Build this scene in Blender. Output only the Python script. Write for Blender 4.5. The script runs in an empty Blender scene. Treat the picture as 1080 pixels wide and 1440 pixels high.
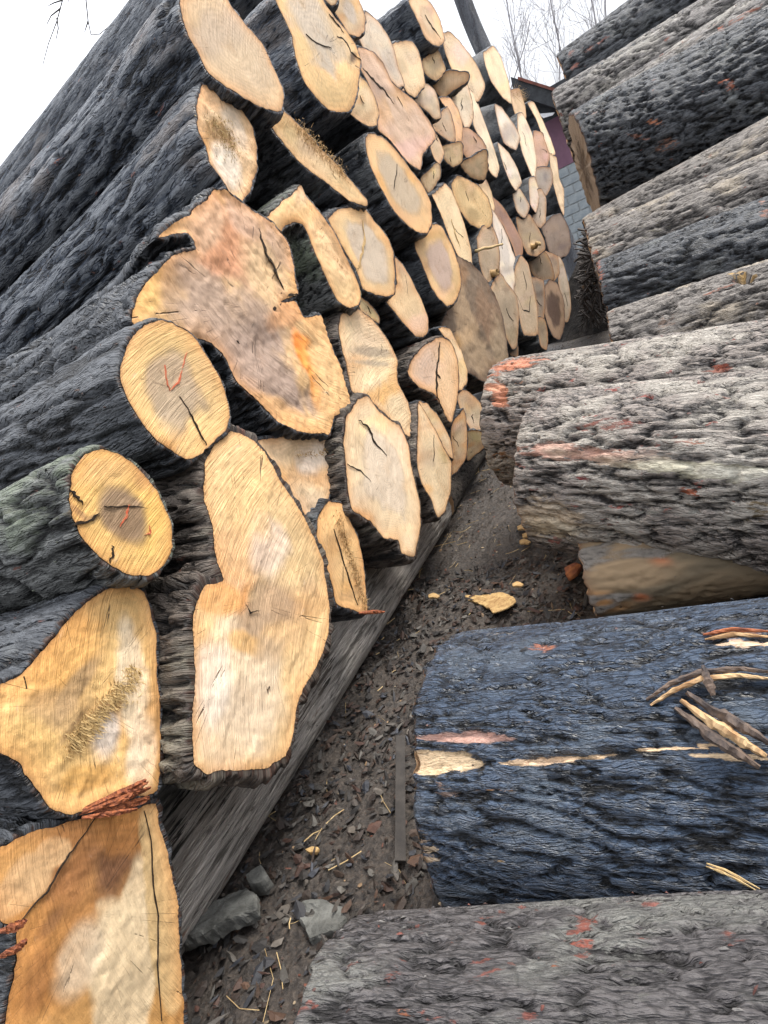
import bpy, math, random
import numpy as np
from mathutils import Matrix, Vector
from mathutils.geometry import delaunay_2d_cdt
R = math.radians
rng = np.random.default_rng(7)
random.seed(7)
scn = bpy.context.scene
COL = scn.collection

# ------------------------------------------------------------------ camera
PPX, PPY, FPX = 540.0, 720.0, 850.0
_v2 = np.array([345.0, -405.0, FPX]); _v1 = np.array([-1590.0, 430.0, FPX])
CY = _v2 / np.linalg.norm(_v2)
CX = -_v1; CX = CX - CY * CX.dot(CY); CX /= np.linalg.norm(CX)
CZ = np.cross(CX, CY)
def ray(px, py):
    r = np.array([px - PPX, py - PPY, FPX]); return np.array([r @ CX, r @ CY, r @ CZ])
def project(P):                                    # world points -> photo pixels (used to lay out stains and to size meshes)
    P = np.asarray(P, float)
    r = P[:, 0:1] * CX + P[:, 1:2] * CY + P[:, 2:3] * CZ
    return PPX + FPX * r[:, 0] / r[:, 2], PPY + FPX * r[:, 1] / r[:, 2], r[:, 2]
def elev(px, py):
    r = ray(px, py); return math.atan2(r[2], r[1])
cd = bpy.data.cameras.new('camera'); cam = bpy.data.objects.new('camera', cd); COL.objects.link(cam)
cd.sensor_fit = 'HORIZONTAL'; cd.sensor_width = 36.0; cd.lens = 36.0 * FPX / 1080.0
cd.clip_start = 0.03; cd.clip_end = 2000
# camera frame right/down/forward expressed in the world
right = np.array([CX[0], CY[0], CZ[0]]); down = np.array([CX[1], CY[1], CZ[1]]); fwd = np.array([CX[2], CY[2], CZ[2]])
cam.matrix_world = Matrix([[right[0], -down[0], -fwd[0], 0], [right[1], -down[1], -fwd[1], 0], [right[2], -down[2], -fwd[2], 0], [0, 0, 0, 1]])
scn.camera = cam

# ------------------------------------------------------------------ world and sun (overcast)
SUN_EL, SUN_AZ = R(62), R(50)                     # azimuth measured from +Y clockwise
w = bpy.data.worlds.new('World'); scn.world = w; w.use_nodes = True
nt = w.node_tree; nt.nodes.clear()
sky = nt.nodes.new('ShaderNodeTexSky'); sky.sky_type = 'NISHITA'; sky.sun_disc = False
sky.sun_elevation = SUN_EL; sky.sun_rotation = SUN_AZ; sky.air_density = 1.0; sky.dust_density = 4.0
hs = nt.nodes.new('ShaderNodeMixRGB'); hs.blend_type = 'MIX'; hs.inputs[0].default_value = 0.72
hs.inputs[2].default_value = (11.8, 11.9, 12.3, 1)   # the cloud layer
bg = nt.nodes.new('ShaderNodeBackground'); bg.inputs[1].default_value = 0.07
wo = nt.nodes.new('ShaderNodeOutputWorld')
nt.links.new(sky.outputs[0], hs.inputs[1]); 
tcw = nt.nodes.new('ShaderNodeTexCoord'); sx = nt.nodes.new('ShaderNodeSeparateXYZ'); nt.links.new(tcw.outputs['Generated'], sx.inputs[0])
ov = nt.nodes.new('ShaderNodeMapRange'); ov.inputs[1].default_value = 0; ov.inputs[2].default_value = 1; ov.inputs[3].default_value = .26; ov.inputs[4].default_value = 1.75   # overcast skies brighten evenly towards the zenith
nt.links.new(sx.outputs[2], ov.inputs[0]); om = nt.nodes.new('ShaderNodeVectorMath'); om.operation = 'SCALE'; nt.links.new(hs.outputs[0], om.inputs[0]); nt.links.new(ov.outputs[0], om.inputs['Scale']); nt.links.new(om.outputs[0], bg.inputs[0]); nt.links.new(bg.outputs[0], wo.inputs[0])
sl = bpy.data.lights.new('sun', 'SUN'); sl.energy = 1.5; sl.angle = R(18); sl.color = (1.0, 0.95, 0.87)
so = bpy.data.objects.new('sun', sl); COL.objects.link(so)
sd = Vector((math.sin(SUN_AZ) * math.cos(SUN_EL), math.cos(SUN_AZ) * math.cos(SUN_EL), math.sin(SUN_EL)))
so.rotation_euler = sd.to_track_quat('Z', 'Y').to_euler()
vs = scn.view_settings; vs.view_transform = 'Standard'; vs.look = 'None'; vs.gamma = 1; vs.exposure = 1.55
try: vs.use_curve_mapping = False
except Exception: pass

# ------------------------------------------------------------------ noise
def _h(ix, iy, iz, seed):
    h = (ix.astype(np.int64) * 374761393 + iy.astype(np.int64) * 668265263 + iz.astype(np.int64) * 2147483647 + seed * 974634777) & 0xffffffff
    h = ((h ^ (h >> 13)) * 1274126177) & 0xffffffff
    h = ((h ^ (h >> 16)) * 2246822519) & 0xffffffff
    return ((h ^ (h >> 15)) & 0xffff) / 32767.5 - 1.0
def vn(x, y, z, seed=0):
    x, y, z = np.broadcast_arrays(np.asarray(x, float), np.asarray(y, float), np.asarray(z, float))
    ix, iy, iz = np.floor(x), np.floor(y), np.floor(z); fx, fy, fz = x - ix, y - iy, z - iz
    fx, fy, fz = [t * t * (3 - 2 * t) for t in (fx, fy, fz)]
    o = 0
    for a in (0, 1):
        wa = fx if a else 1 - fx
        for b in (0, 1):
            wb = fy if b else 1 - fy
            for c in (0, 1):
                wc = fz if c else 1 - fz
                o = o + wa * wb * wc * _h(ix + a, iy + b, iz + c, seed)
    return o
def fbm(x, y, z, seed=0, n=3):
    o = 0; a = 1.0; t = 0
    for i in range(n):
        o = o + a * vn(x * 2 ** i, y * 2 ** i, z * 2 ** i, seed + i * 11); t += a; a *= .5
    return o / t
def sst(a, b, x):
    t = np.clip((x - a) / (b - a), 0, 1); return t * t * (3 - 2 * t)

# ------------------------------------------------------------------ objects
def tag(o, label=None, cat=None, group=None, kind=None):
    if label: o['label'] = label
    if cat: o['category'] = cat
    if group: o['group'] = group
    if kind: o['kind'] = kind
    return o
def empty(name, loc, label, cat, group=None):
    o = bpy.data.objects.new(name, None); o.location = loc; o.empty_display_size = .1; COL.objects.link(o)
    return tag(o, label, cat, group)
def mesh(name, V, F, mat, parent=None, origin=None, smooth=True, attrs=None):
    V = np.asarray(V, np.float32)
    if origin is not None: V = V - np.asarray(origin, np.float32)
    me = bpy.data.meshes.new(name)
    if isinstance(F, np.ndarray):
        k = F.shape[1]; n = F.shape[0]
        me.vertices.add(len(V)); me.vertices.foreach_set('co', V.ravel())
        me.loops.add(n * k); me.loops.foreach_set('vertex_index', F.astype(np.int32).ravel())
        me.polygons.add(n); me.polygons.foreach_set('loop_start', np.arange(0, n * k, k, dtype=np.int32))
        me.polygons.foreach_set('loop_total', np.full(n, k, np.int32))
    else:
        me.from_pydata(V.tolist(), [], F)
    for an, arr in (attrs or {}).items():
        arr = np.asarray(arr, np.float32)
        if arr.ndim == 1: a = me.attributes.new(an, 'FLOAT', 'POINT'); a.data.foreach_set('value', arr)
        elif arr.shape[1] == 3: a = me.attributes.new(an, 'FLOAT_VECTOR', 'POINT'); a.data.foreach_set('vector', arr.ravel())
        else: a = me.attributes.new(an, 'FLOAT_COLOR', 'POINT'); a.data.foreach_set('color', arr.ravel())
    me.update(calc_edges=True)
    if smooth: me.polygons.foreach_set('use_smooth', np.ones(len(me.polygons), bool))
    me.materials.append(mat)
    o = bpy.data.objects.new(name, me); COL.objects.link(o)
    if parent is not None: o.parent = parent
    elif origin is not None: o.location = origin
    return o

# ------------------------------------------------------------------ materials
class NT:
    def __init__(s, name):
        s.m = bpy.data.materials.new(name); s.m.use_nodes = True; s.t = s.m.node_tree
        s.t.nodes.clear(); s.out = s.n('ShaderNodeOutputMaterial'); s.b = s.n('ShaderNodeBsdfPrincipled'); s.l(s.b.outputs[0], s.out.inputs[0])
    def n(s, t, **k):
        x = s.t.nodes.new(t)
        for a, v in k.items(): setattr(x, a, v)
        return x
    def l(s, a, b): s.t.links.new(a, b)
    def attr(s, n): return s.n('ShaderNodeAttribute', attribute_name=n)
    def maprange(s, v, a, b, c=0., d=1., smooth=True):
        x = s.n('ShaderNodeMapRange', interpolation_type='SMOOTHSTEP' if smooth else 'LINEAR')
        s.l(v, x.inputs[0]); x.inputs[1].default_value = a; x.inputs[2].default_value = b; x.inputs[3].default_value = c; x.inputs[4].default_value = d
        return x.outputs[0]
    def scale(s, v, sc, off=(0, 0, 0)):
        x = s.n('ShaderNodeMapping'); s.l(v, x.inputs[0]); x.inputs[3].default_value = sc; x.inputs[1].default_value = off; return x.outputs[0]
    def noise(s, v, sc, det=5, rough=.6, dist=0.):
        x = s.n('ShaderNodeTexNoise'); s.l(v, x.inputs['Vector']); x.inputs['Scale'].default_value = sc; x.inputs['Detail'].default_value = det
        x.inputs['Roughness'].default_value = rough; x.inputs['Distortion'].default_value = dist; return x.outputs[0]
    def vor(s, v, sc, feat='DISTANCE_TO_EDGE'):
        x = s.n('ShaderNodeTexVoronoi', feature=feat); s.l(v, x.inputs['Vector']); x.inputs['Scale'].default_value = sc; return x
    def mix(s, f, a, b, mode='MIX'):
        x = s.n('ShaderNodeMixRGB', blend_type=mode)
        for i, q in enumerate((f, a, b)):
            if hasattr(q, 'is_output'): s.l(q, x.inputs[i])
            elif i == 0: x.inputs[0].default_value = q
            else: x.inputs[i].default_value = (*q, 1)
        return x.outputs[0]
    def math(s, op, a, b=None, c=None):
        x = s.n('ShaderNodeMath', operation=op)
        for i, q in enumerate((a, b, c)):
            if q is None: continue
            if hasattr(q, 'is_output'): s.l(q, x.inputs[i])
            else: x.inputs[i].default_value = q
        return x.outputs[0]
    def bump(s, h, st, dist, nrm=None):
        x = s.n('ShaderNodeBump'); x.inputs['Strength'].default_value = st; x.inputs['Distance'].default_value = dist; s.l(h, x.inputs['Height'])
        if nrm is not None: s.l(nrm, x.inputs['Normal'])
        return x.outputs[0]

def bark_material(name, ridge, mid, furrow, lichen=(.3, .3, .26), lich=.0, red=.02, rough=.6, redc=(.22, .05, .02), spec=.5, crack=0.):
    s = NT(name); bc = s.attr('bc').outputs['Vector']; rel = s.attr('relief').outputs['Fac']
    warp = s.n('ShaderNodeTexNoise'); s.l(s.scale(bc, (6, 9, 9)), warp.inputs['Vector']); warp.inputs['Scale'].default_value = 1; warp.inputs['Detail'].default_value = 3
    wv = s.n('ShaderNodeVectorMath', operation='MULTIPLY_ADD'); s.l(warp.outputs['Color'], wv.inputs[0]); wv.inputs[1].default_value = (.05, .03, .03); s.l(bc, wv.inputs[2])
    v = wv.outputs[0]
    plates = s.vor(s.scale(v, (16, 46, 46)), 1).outputs['Distance']
    fine = s.noise(s.scale(v, (34, 150, 150)), 1, 8, .72)
    mid_n = s.noise(s.scale(v, (5, 18, 18)), 1, 6, .65)
    g1 = s.noise(s.scale(v, (8, 52, 52), (2, 3, 4)), 1, 3, .55); g2 = s.noise(s.scale(v, (20, 105, 105), (7, 1, 4)), 1, 3, .55)
    f1 = s.maprange(s.math('ABSOLUTE', s.math('SUBTRACT', g1, .5)), .0, .06); f2 = s.maprange(s.math('ABSOLUTE', s.math('SUBTRACT', g2, .5)), .0, .07)
    h = s.math('ADD', s.math('MULTIPLY', rel, .72), s.math('MULTIPLY', mid_n, .24))
    h = s.math('ADD', h, s.math('MULTIPLY', s.maprange(fine, .32, .68, -1, 1), .17))
    h = s.math('ADD', h, s.math('MULTIPLY', s.math('SUBTRACT', f1, .8), .30)); h = s.math('ADD', h, s.math('MULTIPLY', s.math('SUBTRACT', f2, .8), .14))
    pm = s.maprange(plates, 0., .10)
    c = s.mix(s.maprange(h, .22, .52), furrow, mid)
    c = s.mix(s.maprange(h, .46, .88), c, ridge)  # lighter ridge tops: weathered bark plus sky sheen painted in
    if crack > 0: c = s.mix(s.math('MULTIPLY', s.math('SUBTRACT', 1., pm), crack), c, furrow)
    big = s.noise(s.scale(bc, (3, 5, 5), (3, 1, 7)), 1, 5, .6)
    fleck = s.noise(s.scale(v, (40, 90, 90), (9, 2, 1)), 1, 4, .7)
    if lich > 0:
        lm = s.math('MULTIPLY', s.maprange(big, .56 - lich, .70 - lich * .6), s.maprange(s.math('ADD', fleck, s.math('MULTIPLY', rel, .35)), .52, .82))
        c = s.mix(s.math('MULTIPLY', lm, .85), c, lichen)
    # torn inner bark
    rn = s.noise(s.scale(v, (9, 22, 22), (5, 5, 3)), 1, 5, .62)
    rm = s.maprange(rn, .70 - red, .76 - red)
    c = s.mix(s.math('MULTIPLY', rm, .75), c, s.mix(fine, tuple(q * .5 for q in redc), tuple(min(1, q * 1.5 + .03) for q in redc)))
    ta = s.attr('tint'); jag = s.noise(s.scale(v, (14, 60, 60), (1, 9, 2)), 1, 6, .7)
    tm = s.maprange(s.math('ADD', ta.outputs['Alpha'], s.math('MULTIPLY', s.math('SUBTRACT', jag, .5), 2.6)), .42, .62)
    tm = s.math('MULTIPLY', tm, s.maprange(ta.outputs['Alpha'], .02, .14))
    c = s.mix(tm, c, s.mix(1., ta.outputs['Color'], s.mix(s.math('ADD', s.math('MULTIPLY', fine, .7), s.math('MULTIPLY', f2, .3)), (.22, .20, .19), (1.55, 1.5, 1.45)), 'MULTIPLY'))
    s.l(c, s.b.inputs['Base Color'])
    s.l(s.maprange(fine, .2, .8, rough - .14, rough + .2), s.b.inputs['Roughness']); s.b.inputs['Specular IOR Level'].default_value = spec
    bh = s.math('ADD', s.math('MULTIPLY', pm, .55 * crack), s.math('MULTIPLY', f1, .6)); bh = s.math('ADD', bh, s.math('MULTIPLY', f2, .3))
    bh = s.math('ADD', bh, s.math('MULTIPLY', fine, .75)); bh = s.math('ADD', bh, s.math('MULTIPLY', mid_n, .25))
    bm = s.n('ShaderNodeBump'); bm.inputs['Distance'].default_value = .016
    s.l(s.maprange(tm, 0., 1., 1., .45), bm.inputs['Strength']); s.l(bh, bm.inputs['Height'])
    s.l(bm.outputs[0], s.b.inputs['Normal'])
    return s.m
BARK = {  # bluish tones put the reflected sky into the bark colour
 'dark':  bark_material('dark_wet_bark', (.080, .088, .100), (0.0216, 0.0259, 0.0331), (0.0030, 0.0032, 0.0040), (.16, .17, .17), .02, .03, .48),
 'blue':  bark_material('sky_tinted_bark', (.135, .150, .170), (0.0274, 0.0389, 0.0605), (0.0035, 0.0045, 0.0070), (.15, .13, .12), .04, .02, .5),
 'grey':  bark_material('grey_bark', (.25, .235, .225), (0.0756, 0.0706, 0.0684), (0.0110, 0.0095, 0.0095), (.38, .36, .32), .08, .05, .6),
 'lichen': bark_material('lichened_bark', (.28, .245, .22), (0.0900, 0.0828, 0.0792), (0.0150, 0.0125, 0.0120), (.44, .41, .36), .13, .07, .6, (.30, .05, .03)),
 'char':  bark_material('charred_bark', (.058, .090, .145), (0.0187, 0.0288, 0.0475), (0.0020, 0.0025, 0.0035), (.10, .13, .17), .04, .005, .36, (.12, .04, .025), .7, .45),
 'brown': bark_material('brown_bark', (.13, .105, .085), (0.0396, 0.0302, 0.0245), (0.0070, 0.0050, 0.0040), (.22, .2, .15), .05, .07, .6),
 'mossy': bark_material('mossy_bark', (.15, .155, .15), (0.0374, 0.0403, 0.0396), (0.0050, 0.0050, 0.0050), (.14, .17, .11), .10, .03, .58),
 'ash':   bark_material('pale_grey_bark', (.25, .23, .21), (0.1080, 0.0972, 0.0900), (0.0175, 0.0150, 0.0140), (.42, .36, .28), .06, .06, .65),
 'timber': bark_material('weathered_timber', (.66, .62, .57), (.46, .43, .39), (.20, .185, .165), (.42, .38, .33), .04, .06, .7, (.26, .11, .05), .3),
 'ground': bark_material('muddy_bark', (.135, .125, .125), (0.0612, 0.0562, 0.0590), (0.0090, 0.0075, 0.0075), (.22, .22, .20), .1, .07, .62, (.26, .06, .035), .5, .5),
}
def wood_material():
    s = NT('sawn_wood'); fc = s.attr('fc').outputs['Vector']; wc = s.attr('wc'); rr = s.attr('rad').outputs['Fac']
    saw = s.noise(s.scale(fc, (9, 260, 1)), 1, 4, .65)          # chainsaw strokes run along fc.x
    saw2 = s.noise(s.scale(fc, (5, 90, 1), (4, 2, 0)), 1, 3, .6, .4)
    fib = s.noise(s.scale(fc, (150, 150, 1)), 1, 5, .7)
    blot = s.noise(s.scale(fc, (7, 7, 1), (1, 5, 0)), 1, 6, .65, .5)
    rings = s.n('ShaderNodeTexWave', wave_type='BANDS', bands_direction='X'); cv = s.n('ShaderNodeCombineXYZ'); s.l(rr, cv.inputs[0]); s.l(s.math('MULTIPLY', blot, .06), cv.inputs[1])
    ad = s.math('ADD', rr, s.math('MULTIPLY', blot, .16)); s.l(ad, cv.inputs[0]); s.l(cv.outputs[0], rings.inputs['Vector'])
    rings.inputs['Scale'].default_value = 9; rings.inputs['Distortion'].default_value = 1.0; rings.inputs['Detail'].default_value = 3
    c = s.mix(1., wc.outputs['Color'], (1.22, 1.15, 1.12), 'MULTIPLY')
    k = s.math('ADD', .70, s.math('MULTIPLY', saw, .32)); k = s.math('ADD', k, s.math('MULTIPLY', saw2, .22))
    k = s.math('ADD', k, s.math('MULTIPLY', rings.outputs['Fac'], .13)); k = s.math('SUBTRACT', k, s.math('MULTIPLY', fib, .06))
    rd = s.attr('rdir').outputs['Vector']; ray_n = s.noise(s.scale(rd, (26, 26, 1)), 1, 4, .7); chk = s.noise(s.scale(rd, (5, 5, .9), (3, 3, 0)), 1, 1.5, .5)
    k = s.math('ADD', k, s.math('MULTIPLY', s.math('SUBTRACT', ray_n, .5), .30))
    k = s.math('ADD', k, s.math('MULTIPLY', s.math('SUBTRACT', s.noise(s.scale(fc, (60, 60, 1), (2, 2, 2)), 1, 7, .8), .5), .34))
    kc = s.n('ShaderNodeCombineXYZ'); [s.l(k, kc.inputs[i]) for i in range(3)]
    c = s.mix(1., c, kc.outputs[0], 'MULTIPLY')
    c = s.mix(s.maprange(blot, .50, .78, 0, .38), c, s.mix(1., c, (.78, .60, .42), 'MULTIPLY'))
    c = s.mix(s.maprange(s.noise(s.scale(fc, (12, 30, 1), (8, 8, 0)), 1, 4, .6), .62, .80, 0, .35), c, (.66, .60, .50))
    chkm = s.math('MULTIPLY', s.maprange(s.math('ABSOLUTE', s.math('SUBTRACT', chk, .5)), .0045, .0), s.math('MULTIPLY', s.maprange(rr, .75, .45), s.maprange(blot, .50, .56)))
    c = s.mix(s.math('MULTIPLY', chkm, .8), c, (.07, .045, .03))
    dirt = s.noise(s.scale(fc, (16, 16, 1), (6, 1, 3)), 1, 9, .78); c = s.mix(s.maprange(dirt, .55, .72, 0, .55), c, s.mix(1., c, (.42, .36, .30), 'MULTIPLY'))
    sp = s.vor(s.scale(fc, (45, 45, 1)), 1, 'F1').outputs['Distance']
    c = s.mix(s.math('MULTIPLY', s.maprange(sp, .07, .03), s.maprange(blot, .5, .6)), c, (.06, .04, .03))
    s.l(c, s.b.inputs['Base Color']); s.b.inputs['Roughness'].default_value = .62; s.b.inputs['Specular IOR Level'].default_value = .3
    bh = s.math('ADD', s.math('MULTIPLY', saw, .8), s.math('MULTIPLY', saw2, .9)); bh = s.math('ADD', bh, s.math('MULTIPLY', fib, .35))
    bh = s.math('SUBTRACT', bh, s.math('MULTIPLY', chkm, 1.5)); s.l(s.bump(bh, .8, .006), s.b.inputs['Normal']); return s.m
WOOD = wood_material()
def plain(name, c1, c2, sc=40, rough=.7, bumpd=.004, stretch=(1, 1, 1), spec=.3):
    s = NT(name); tc = s.n('ShaderNodeTexCoord'); v = s.scale(tc.outputs['Object'], stretch)
    n = s.noise(v, sc, 7, .65); s.l(s.mix(s.maprange(n, .3, .7), c1, c2), s.b.inputs['Base Color'])
    s.b.inputs['Roughness'].default_value = rough; s.b.inputs['Specular IOR Level'].default_value = spec
    s.l(s.bump(n, .8, bumpd), s.b.inputs['Normal']); return s.m
def colattr(name, rough=.7):
    s = NT(name); tc = s.n('ShaderNodeTexCoord'); n = s.noise(tc.outputs['Object'], 70, 6, .7)
    s.l(s.mix(1., s.attr('wc').outputs['Color'], s.mix(n, (.45, .45, .45), (1.5, 1.5, 1.5)), 'MULTIPLY'), s.b.inputs['Base Color'])
    s.b.inputs['Roughness'].default_value = rough; s.l(s.bump(n, .7, .004), s.b.inputs['Normal']); return s.m
DEBRIS = colattr('debris')
M_CRACK = plain('crack_shadowed_wood', (.03, .018, .01), (.012, .008, .005), 60, .9)
M_SPLINT = plain('splintered_wood', (.52, .36, .17), (.34, .21, .09), 30, .7, .003, (1, 1, 1))
M_PAINT = plain('red_marking', (.50, .09, .04), (.42, .16, .08), 90, .7)
M_TORN = plain('torn_orange_bark', (.40, .13, .05), (.10, .03, .02), 26, .6, .012, (1, 5, 5))
M_TWIG = plain('twig_bark', (.07, .06, .055), (.03, .026, .024), 30, .8)
M_STRAW = plain('pale_straw', (.55, .42, .22), (.38, .26, .12), 30, .7)

# ------------------------------------------------------------------ logs of the left-hand stack
BLACK = np.zeros(4)
def crom(P, spacing, soft=1.):                               # closed Catmull-Rom, resampled evenly
    P = np.asarray(P, float); n = len(P); out = []
    for i in range(n):
        p0, p1, p2, p3 = P[i - 1], P[i], P[(i + 1) % n], P[(i + 2) % n]
        for t in np.arange(0, 1, .1):
            cr = .5 * ((2 * p1) + (-p0 + p2) * t + (2 * p0 - 5 * p1 + 4 * p2 - p3) * t * t + (-p0 + 3 * p1 - 3 * p2 + p3) * t ** 3); out.append(cr * soft + (p1 * (1 - t) + p2 * t) * (1 - soft))
    Q = np.array(out); L = np.linalg.norm(np.roll(Q, -1, 0) - Q, axis=1); cum = np.r_[0, np.cumsum(L)]
    N = int(np.clip(cum[-1] / spacing, 24, 420)); s = np.linspace(0, cum[-1], N, endpoint=False)
    Qc = np.vstack([Q, Q[:1]])
    return np.c_[np.interp(s, cum, Qc[:, 0]), np.interp(s, cum, Qc[:, 1])]
def bark_height(s, a, b, seed, amp):                # s along the log, (a, b) across it; metres
    wx = vn(s * 3, a * 6, b * 6, seed + 5) * .05; a2 = a + wx; b2 = b + vn(s * 3, a * 6, b * 6, seed + 6) * .05
    n1 = vn(s * 6.0, a2 * 38, b2 * 38, seed) + .30 * vn(s * 15, a2 * 80, b2 * 80, seed + 1)
    n2 = vn(s * 10, a2 * 70, b2 * 70, seed + 2)
    f1 = np.clip(np.abs(n1) / .26, 0, 1); f2 = np.clip(np.abs(n2) / .20, 0, 1); brk = np.clip(np.abs(vn(s * 24, a2 * 22, b2 * 22, seed + 4)) / .12, 0, 1)
    plate = vn(s * 14, a2 * 30, b2 * 30, seed + 3)
    rel = np.clip(f1 ** .7 * (.72 + .28 * f2) * (.86 + .14 * brk) + .14 * plate, 0, 1)
    low = fbm(s * 1.3, a * 3.5, b * 3.5, seed + 9, 2)
    return (rel - .6) * amp + low * .007, rel
def face_plane(Y): return -1.42 + .05 * max(0., Y - 7)
def paint(px, py, col, blobs, wob):
    for bl in blobs:
        bx, by, rx, ry, ang, c, st = bl[:7]
        ca, sa = math.cos(R(ang)), math.sin(R(ang)); dx, dy = px - bx, py - by
        u = (dx * ca + dy * sa) / rx; v = (-dx * sa + dy * ca) / ry
        soft = bl[7] if len(bl) > 7 else .35
        d = np.sqrt(u * u + v * v) + wob * .55
        k = (1 - sst(1 - soft, 1 + soft, d)) * st
        col[:, :3] = col[:, :3] * (1 - k[:, None]) + np.array(c)[None] * k[:, None]
        if col.shape[1] == 4 and len(bl) > 8: col[:, 3] = np.maximum(col[:, 3], k)
    return col
def ribbon(info, pts, wpx, name, mat, lift=.003, label=None):           # a narrow split or mark lying in a cut face
    P = info['on'](pts); P = np.repeat(P, 1, 0)
    Q = []
    for i in range(len(P) - 1):
        for t in np.arange(0, 1, .2): Q.append(P[i] * (1 - t) + P[i + 1] * t)
    Q.append(P[-1]); Q = np.array(Q); m = len(Q)
    tg = np.gradient(Q, axis=0); sd_ = np.cross(tg, info['n']); sd_ /= np.maximum(np.linalg.norm(sd_, axis=1, keepdims=True), 1e-9)
    wd = wpx * info['pxm'] * np.sin(np.linspace(.25, math.pi - .1, m)) * (1 + .5 * rng.uniform(-1, 1, m)); j = rng.uniform(-1, 1, m) * wpx * info['pxm'] * .5
    Q = Q + sd_ * j[:, None] + info['n'] * lift
    Va = Q + sd_ * wd[:, None] / 2; Vb = Q - sd_ * wd[:, None] / 2; V = np.vstack([Va, Vb, Va - info['n'] * .004, Vb - info['n'] * .004])
    F = []
    for i in range(m - 1): F += [(i, i + 1, m + i + 1, m + i), (2 * m + i, 2 * m + i + 1, i + 1, i), (m + i, m + i + 1, 3 * m + i + 1, 3 * m + i)]
    return mesh(name, V, F, mat, info['e'], info['O'], False)
LOGN = 0
def left_log(pts, label, rim=(.60, .42, .20), heart=None, hs=.45, blobs=(), bark='dark', prot=0., dirv=None, L=2.4, target=None,
             grain=70, rimc=None, name='log', seam=None, rimw=.1, tb=.012, amp=.022, group='logs stacked with their cut ends to the aisle', hc=None, tilt=0., relief=.004, cat='log', tl=.5, shrink=.0):
    global LOGN; LOGN += 1; seed = LOGN * 37
    pts = np.asarray(pts, float); c = (pts.min(0) + pts.max(0)) / 2
    r = ray(*c); q = r[0] / r[1]
    Y = 4.
    for _ in range(60): Y = .5 * Y + .5 * min(60, face_plane(Y) + prot if False else (face_plane(Y) + prot) / min(q, -.03))
    X0 = face_plane(Y) + prot; P0 = np.array([X0, Y, r[2] / r[1] * Y])
    def on_plane(pp, th):
        n = np.array([math.cos(th), -math.sin(th), 0.]); k = P0 @ n
        out = []
        for p in pp:
            rr = ray(*p); out.append(rr * (k / (rr @ n)))
        return np.array(out)
    th = 0.
    for deg in range(0, 64, 3):
        th = R(deg); Q = on_plane(pts, th); uu = np.array([math.sin(th), math.cos(th), 0]); a = Q @ uu
        pr = project(Q)
        if (on_plane([c], th)[0] @ np.array([math.cos(th), -math.sin(th), 0])) < 0 and np.ptp(a) <= 1.15 * np.ptp(Q[:, 2]) * (1.0 + .9 * 0): break
    n = np.array([math.cos(th), -math.sin(th), 0.]); u = np.array([math.sin(th), math.cos(th), 0.]); z = np.array([0, 0, 1.])
    Q = on_plane(pts, th); O = Q.mean(0); ab = np.c_[(Q - O) @ u, (Q - O) @ z]
    dist = np.linalg.norm(O); pxm = dist / FPX                     # metres per photo pixel, roughly
    sp = max(3.2 * pxm, .006)
    grow = 1.0 + .09 * np.clip((Y - 4) / 5, 0, 1); ab = ab.mean(0) + (ab - ab.mean(0)) * grow
    out = crom(ab, sp, .4)
    if len(out) < 40: out = crom(ab, sp * .6, .6)
    N = len(out); t = np.arange(N) / N * 2 * math.pi
    nrm = np.roll(out, -1, 0) - np.roll(out, 1, 0)
    area = .5 * np.sum(out[:, 0] * np.roll(out[:, 1], -1) - np.roll(out[:, 0], -1) * out[:, 1])
    if area < 0: out = out[::-1].copy(); nrm = np.roll(out, -1, 0) - np.roll(out, 1, 0)
    nrm = np.c_[nrm[:, 1], -nrm[:, 0]]; nrm /= np.maximum(np.linalg.norm(nrm, axis=1, keepdims=True), 1e-9)
    jit = vn(out[:, 0] * 14, out[:, 1] * 14, seed, seed + 1) * .007 + vn(out[:, 0] * 40, out[:, 1] * 40, seed, seed) * .004 + vn(out[:, 0] * 110, out[:, 1] * 110, seed, seed) * .0025
    out = out + nrm * jit[:, None] * min(1, .5 + pxm * 100)
    size = np.sqrt(abs(area))
    e = empty(name, O, label, cat, group)
    # --- cut face
    mn, mx = out.min(0), out.max(0); ar = np.ptp(out[:, 0]) * np.ptp(out[:, 1])
    gs = max(3.4 * pxm, .005, math.sqrt(ar / 9000))
    gx, gy = np.meshgrid(np.arange(mn[0], mx[0], gs), np.arange(mn[1], mx[1], gs * .87)); gx[::2] += gs * .5
    G = np.c_[gx.ravel(), gy.ravel()] + rng.uniform(-.15, .15, (gx.size, 2)) * gs
    # inside test + distance to the outline
    ins = np.zeros(len(G), bool); A = out; B = np.roll(out, -1, 0)
    for (x1, y1), (x2, y2) in zip(A, B):
        m = ((y1 > G[:, 1]) != (y2 > G[:, 1])); ins ^= m & (G[:, 0] < (x2 - x1) * (G[:, 1] - y1) / ((y2 - y1) if y2 != y1 else 1e-9) + x1)
    G = G[ins]
    def dedge(G): 
        d = np.full(len(G), 9.)
        for i in range(0, N, max(1, N // 140)): d = np.minimum(d, (G[:, 0] - out[i, 0]) ** 2 + (G[:, 1] - out[i, 1]) ** 2)
        return np.sqrt(d)
    dG = dedge(G); G = G[dG > gs * .55]
    allp = np.vstack([out, G])
    res = delaunay_2d_cdt([Vector(p) for p in allp], [], [list(range(N))], 1, 1e-7)
    V2 = np.array([[v.x, v.y] for v in res[0]]); F = [tuple(f) for f in res[2]]
    dd = dedge(V2)
    hcx, hcy = (0., 0.)
    if hc is not None:
        hp = on_plane([hc], th)[0] - O; hcx, hcy = hp @ u, hp @ z
    dc = np.hypot(V2[:, 0] - hcx, V2[:, 1] - hcy); rad = dc / (dc + dd + 1e-6)
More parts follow.
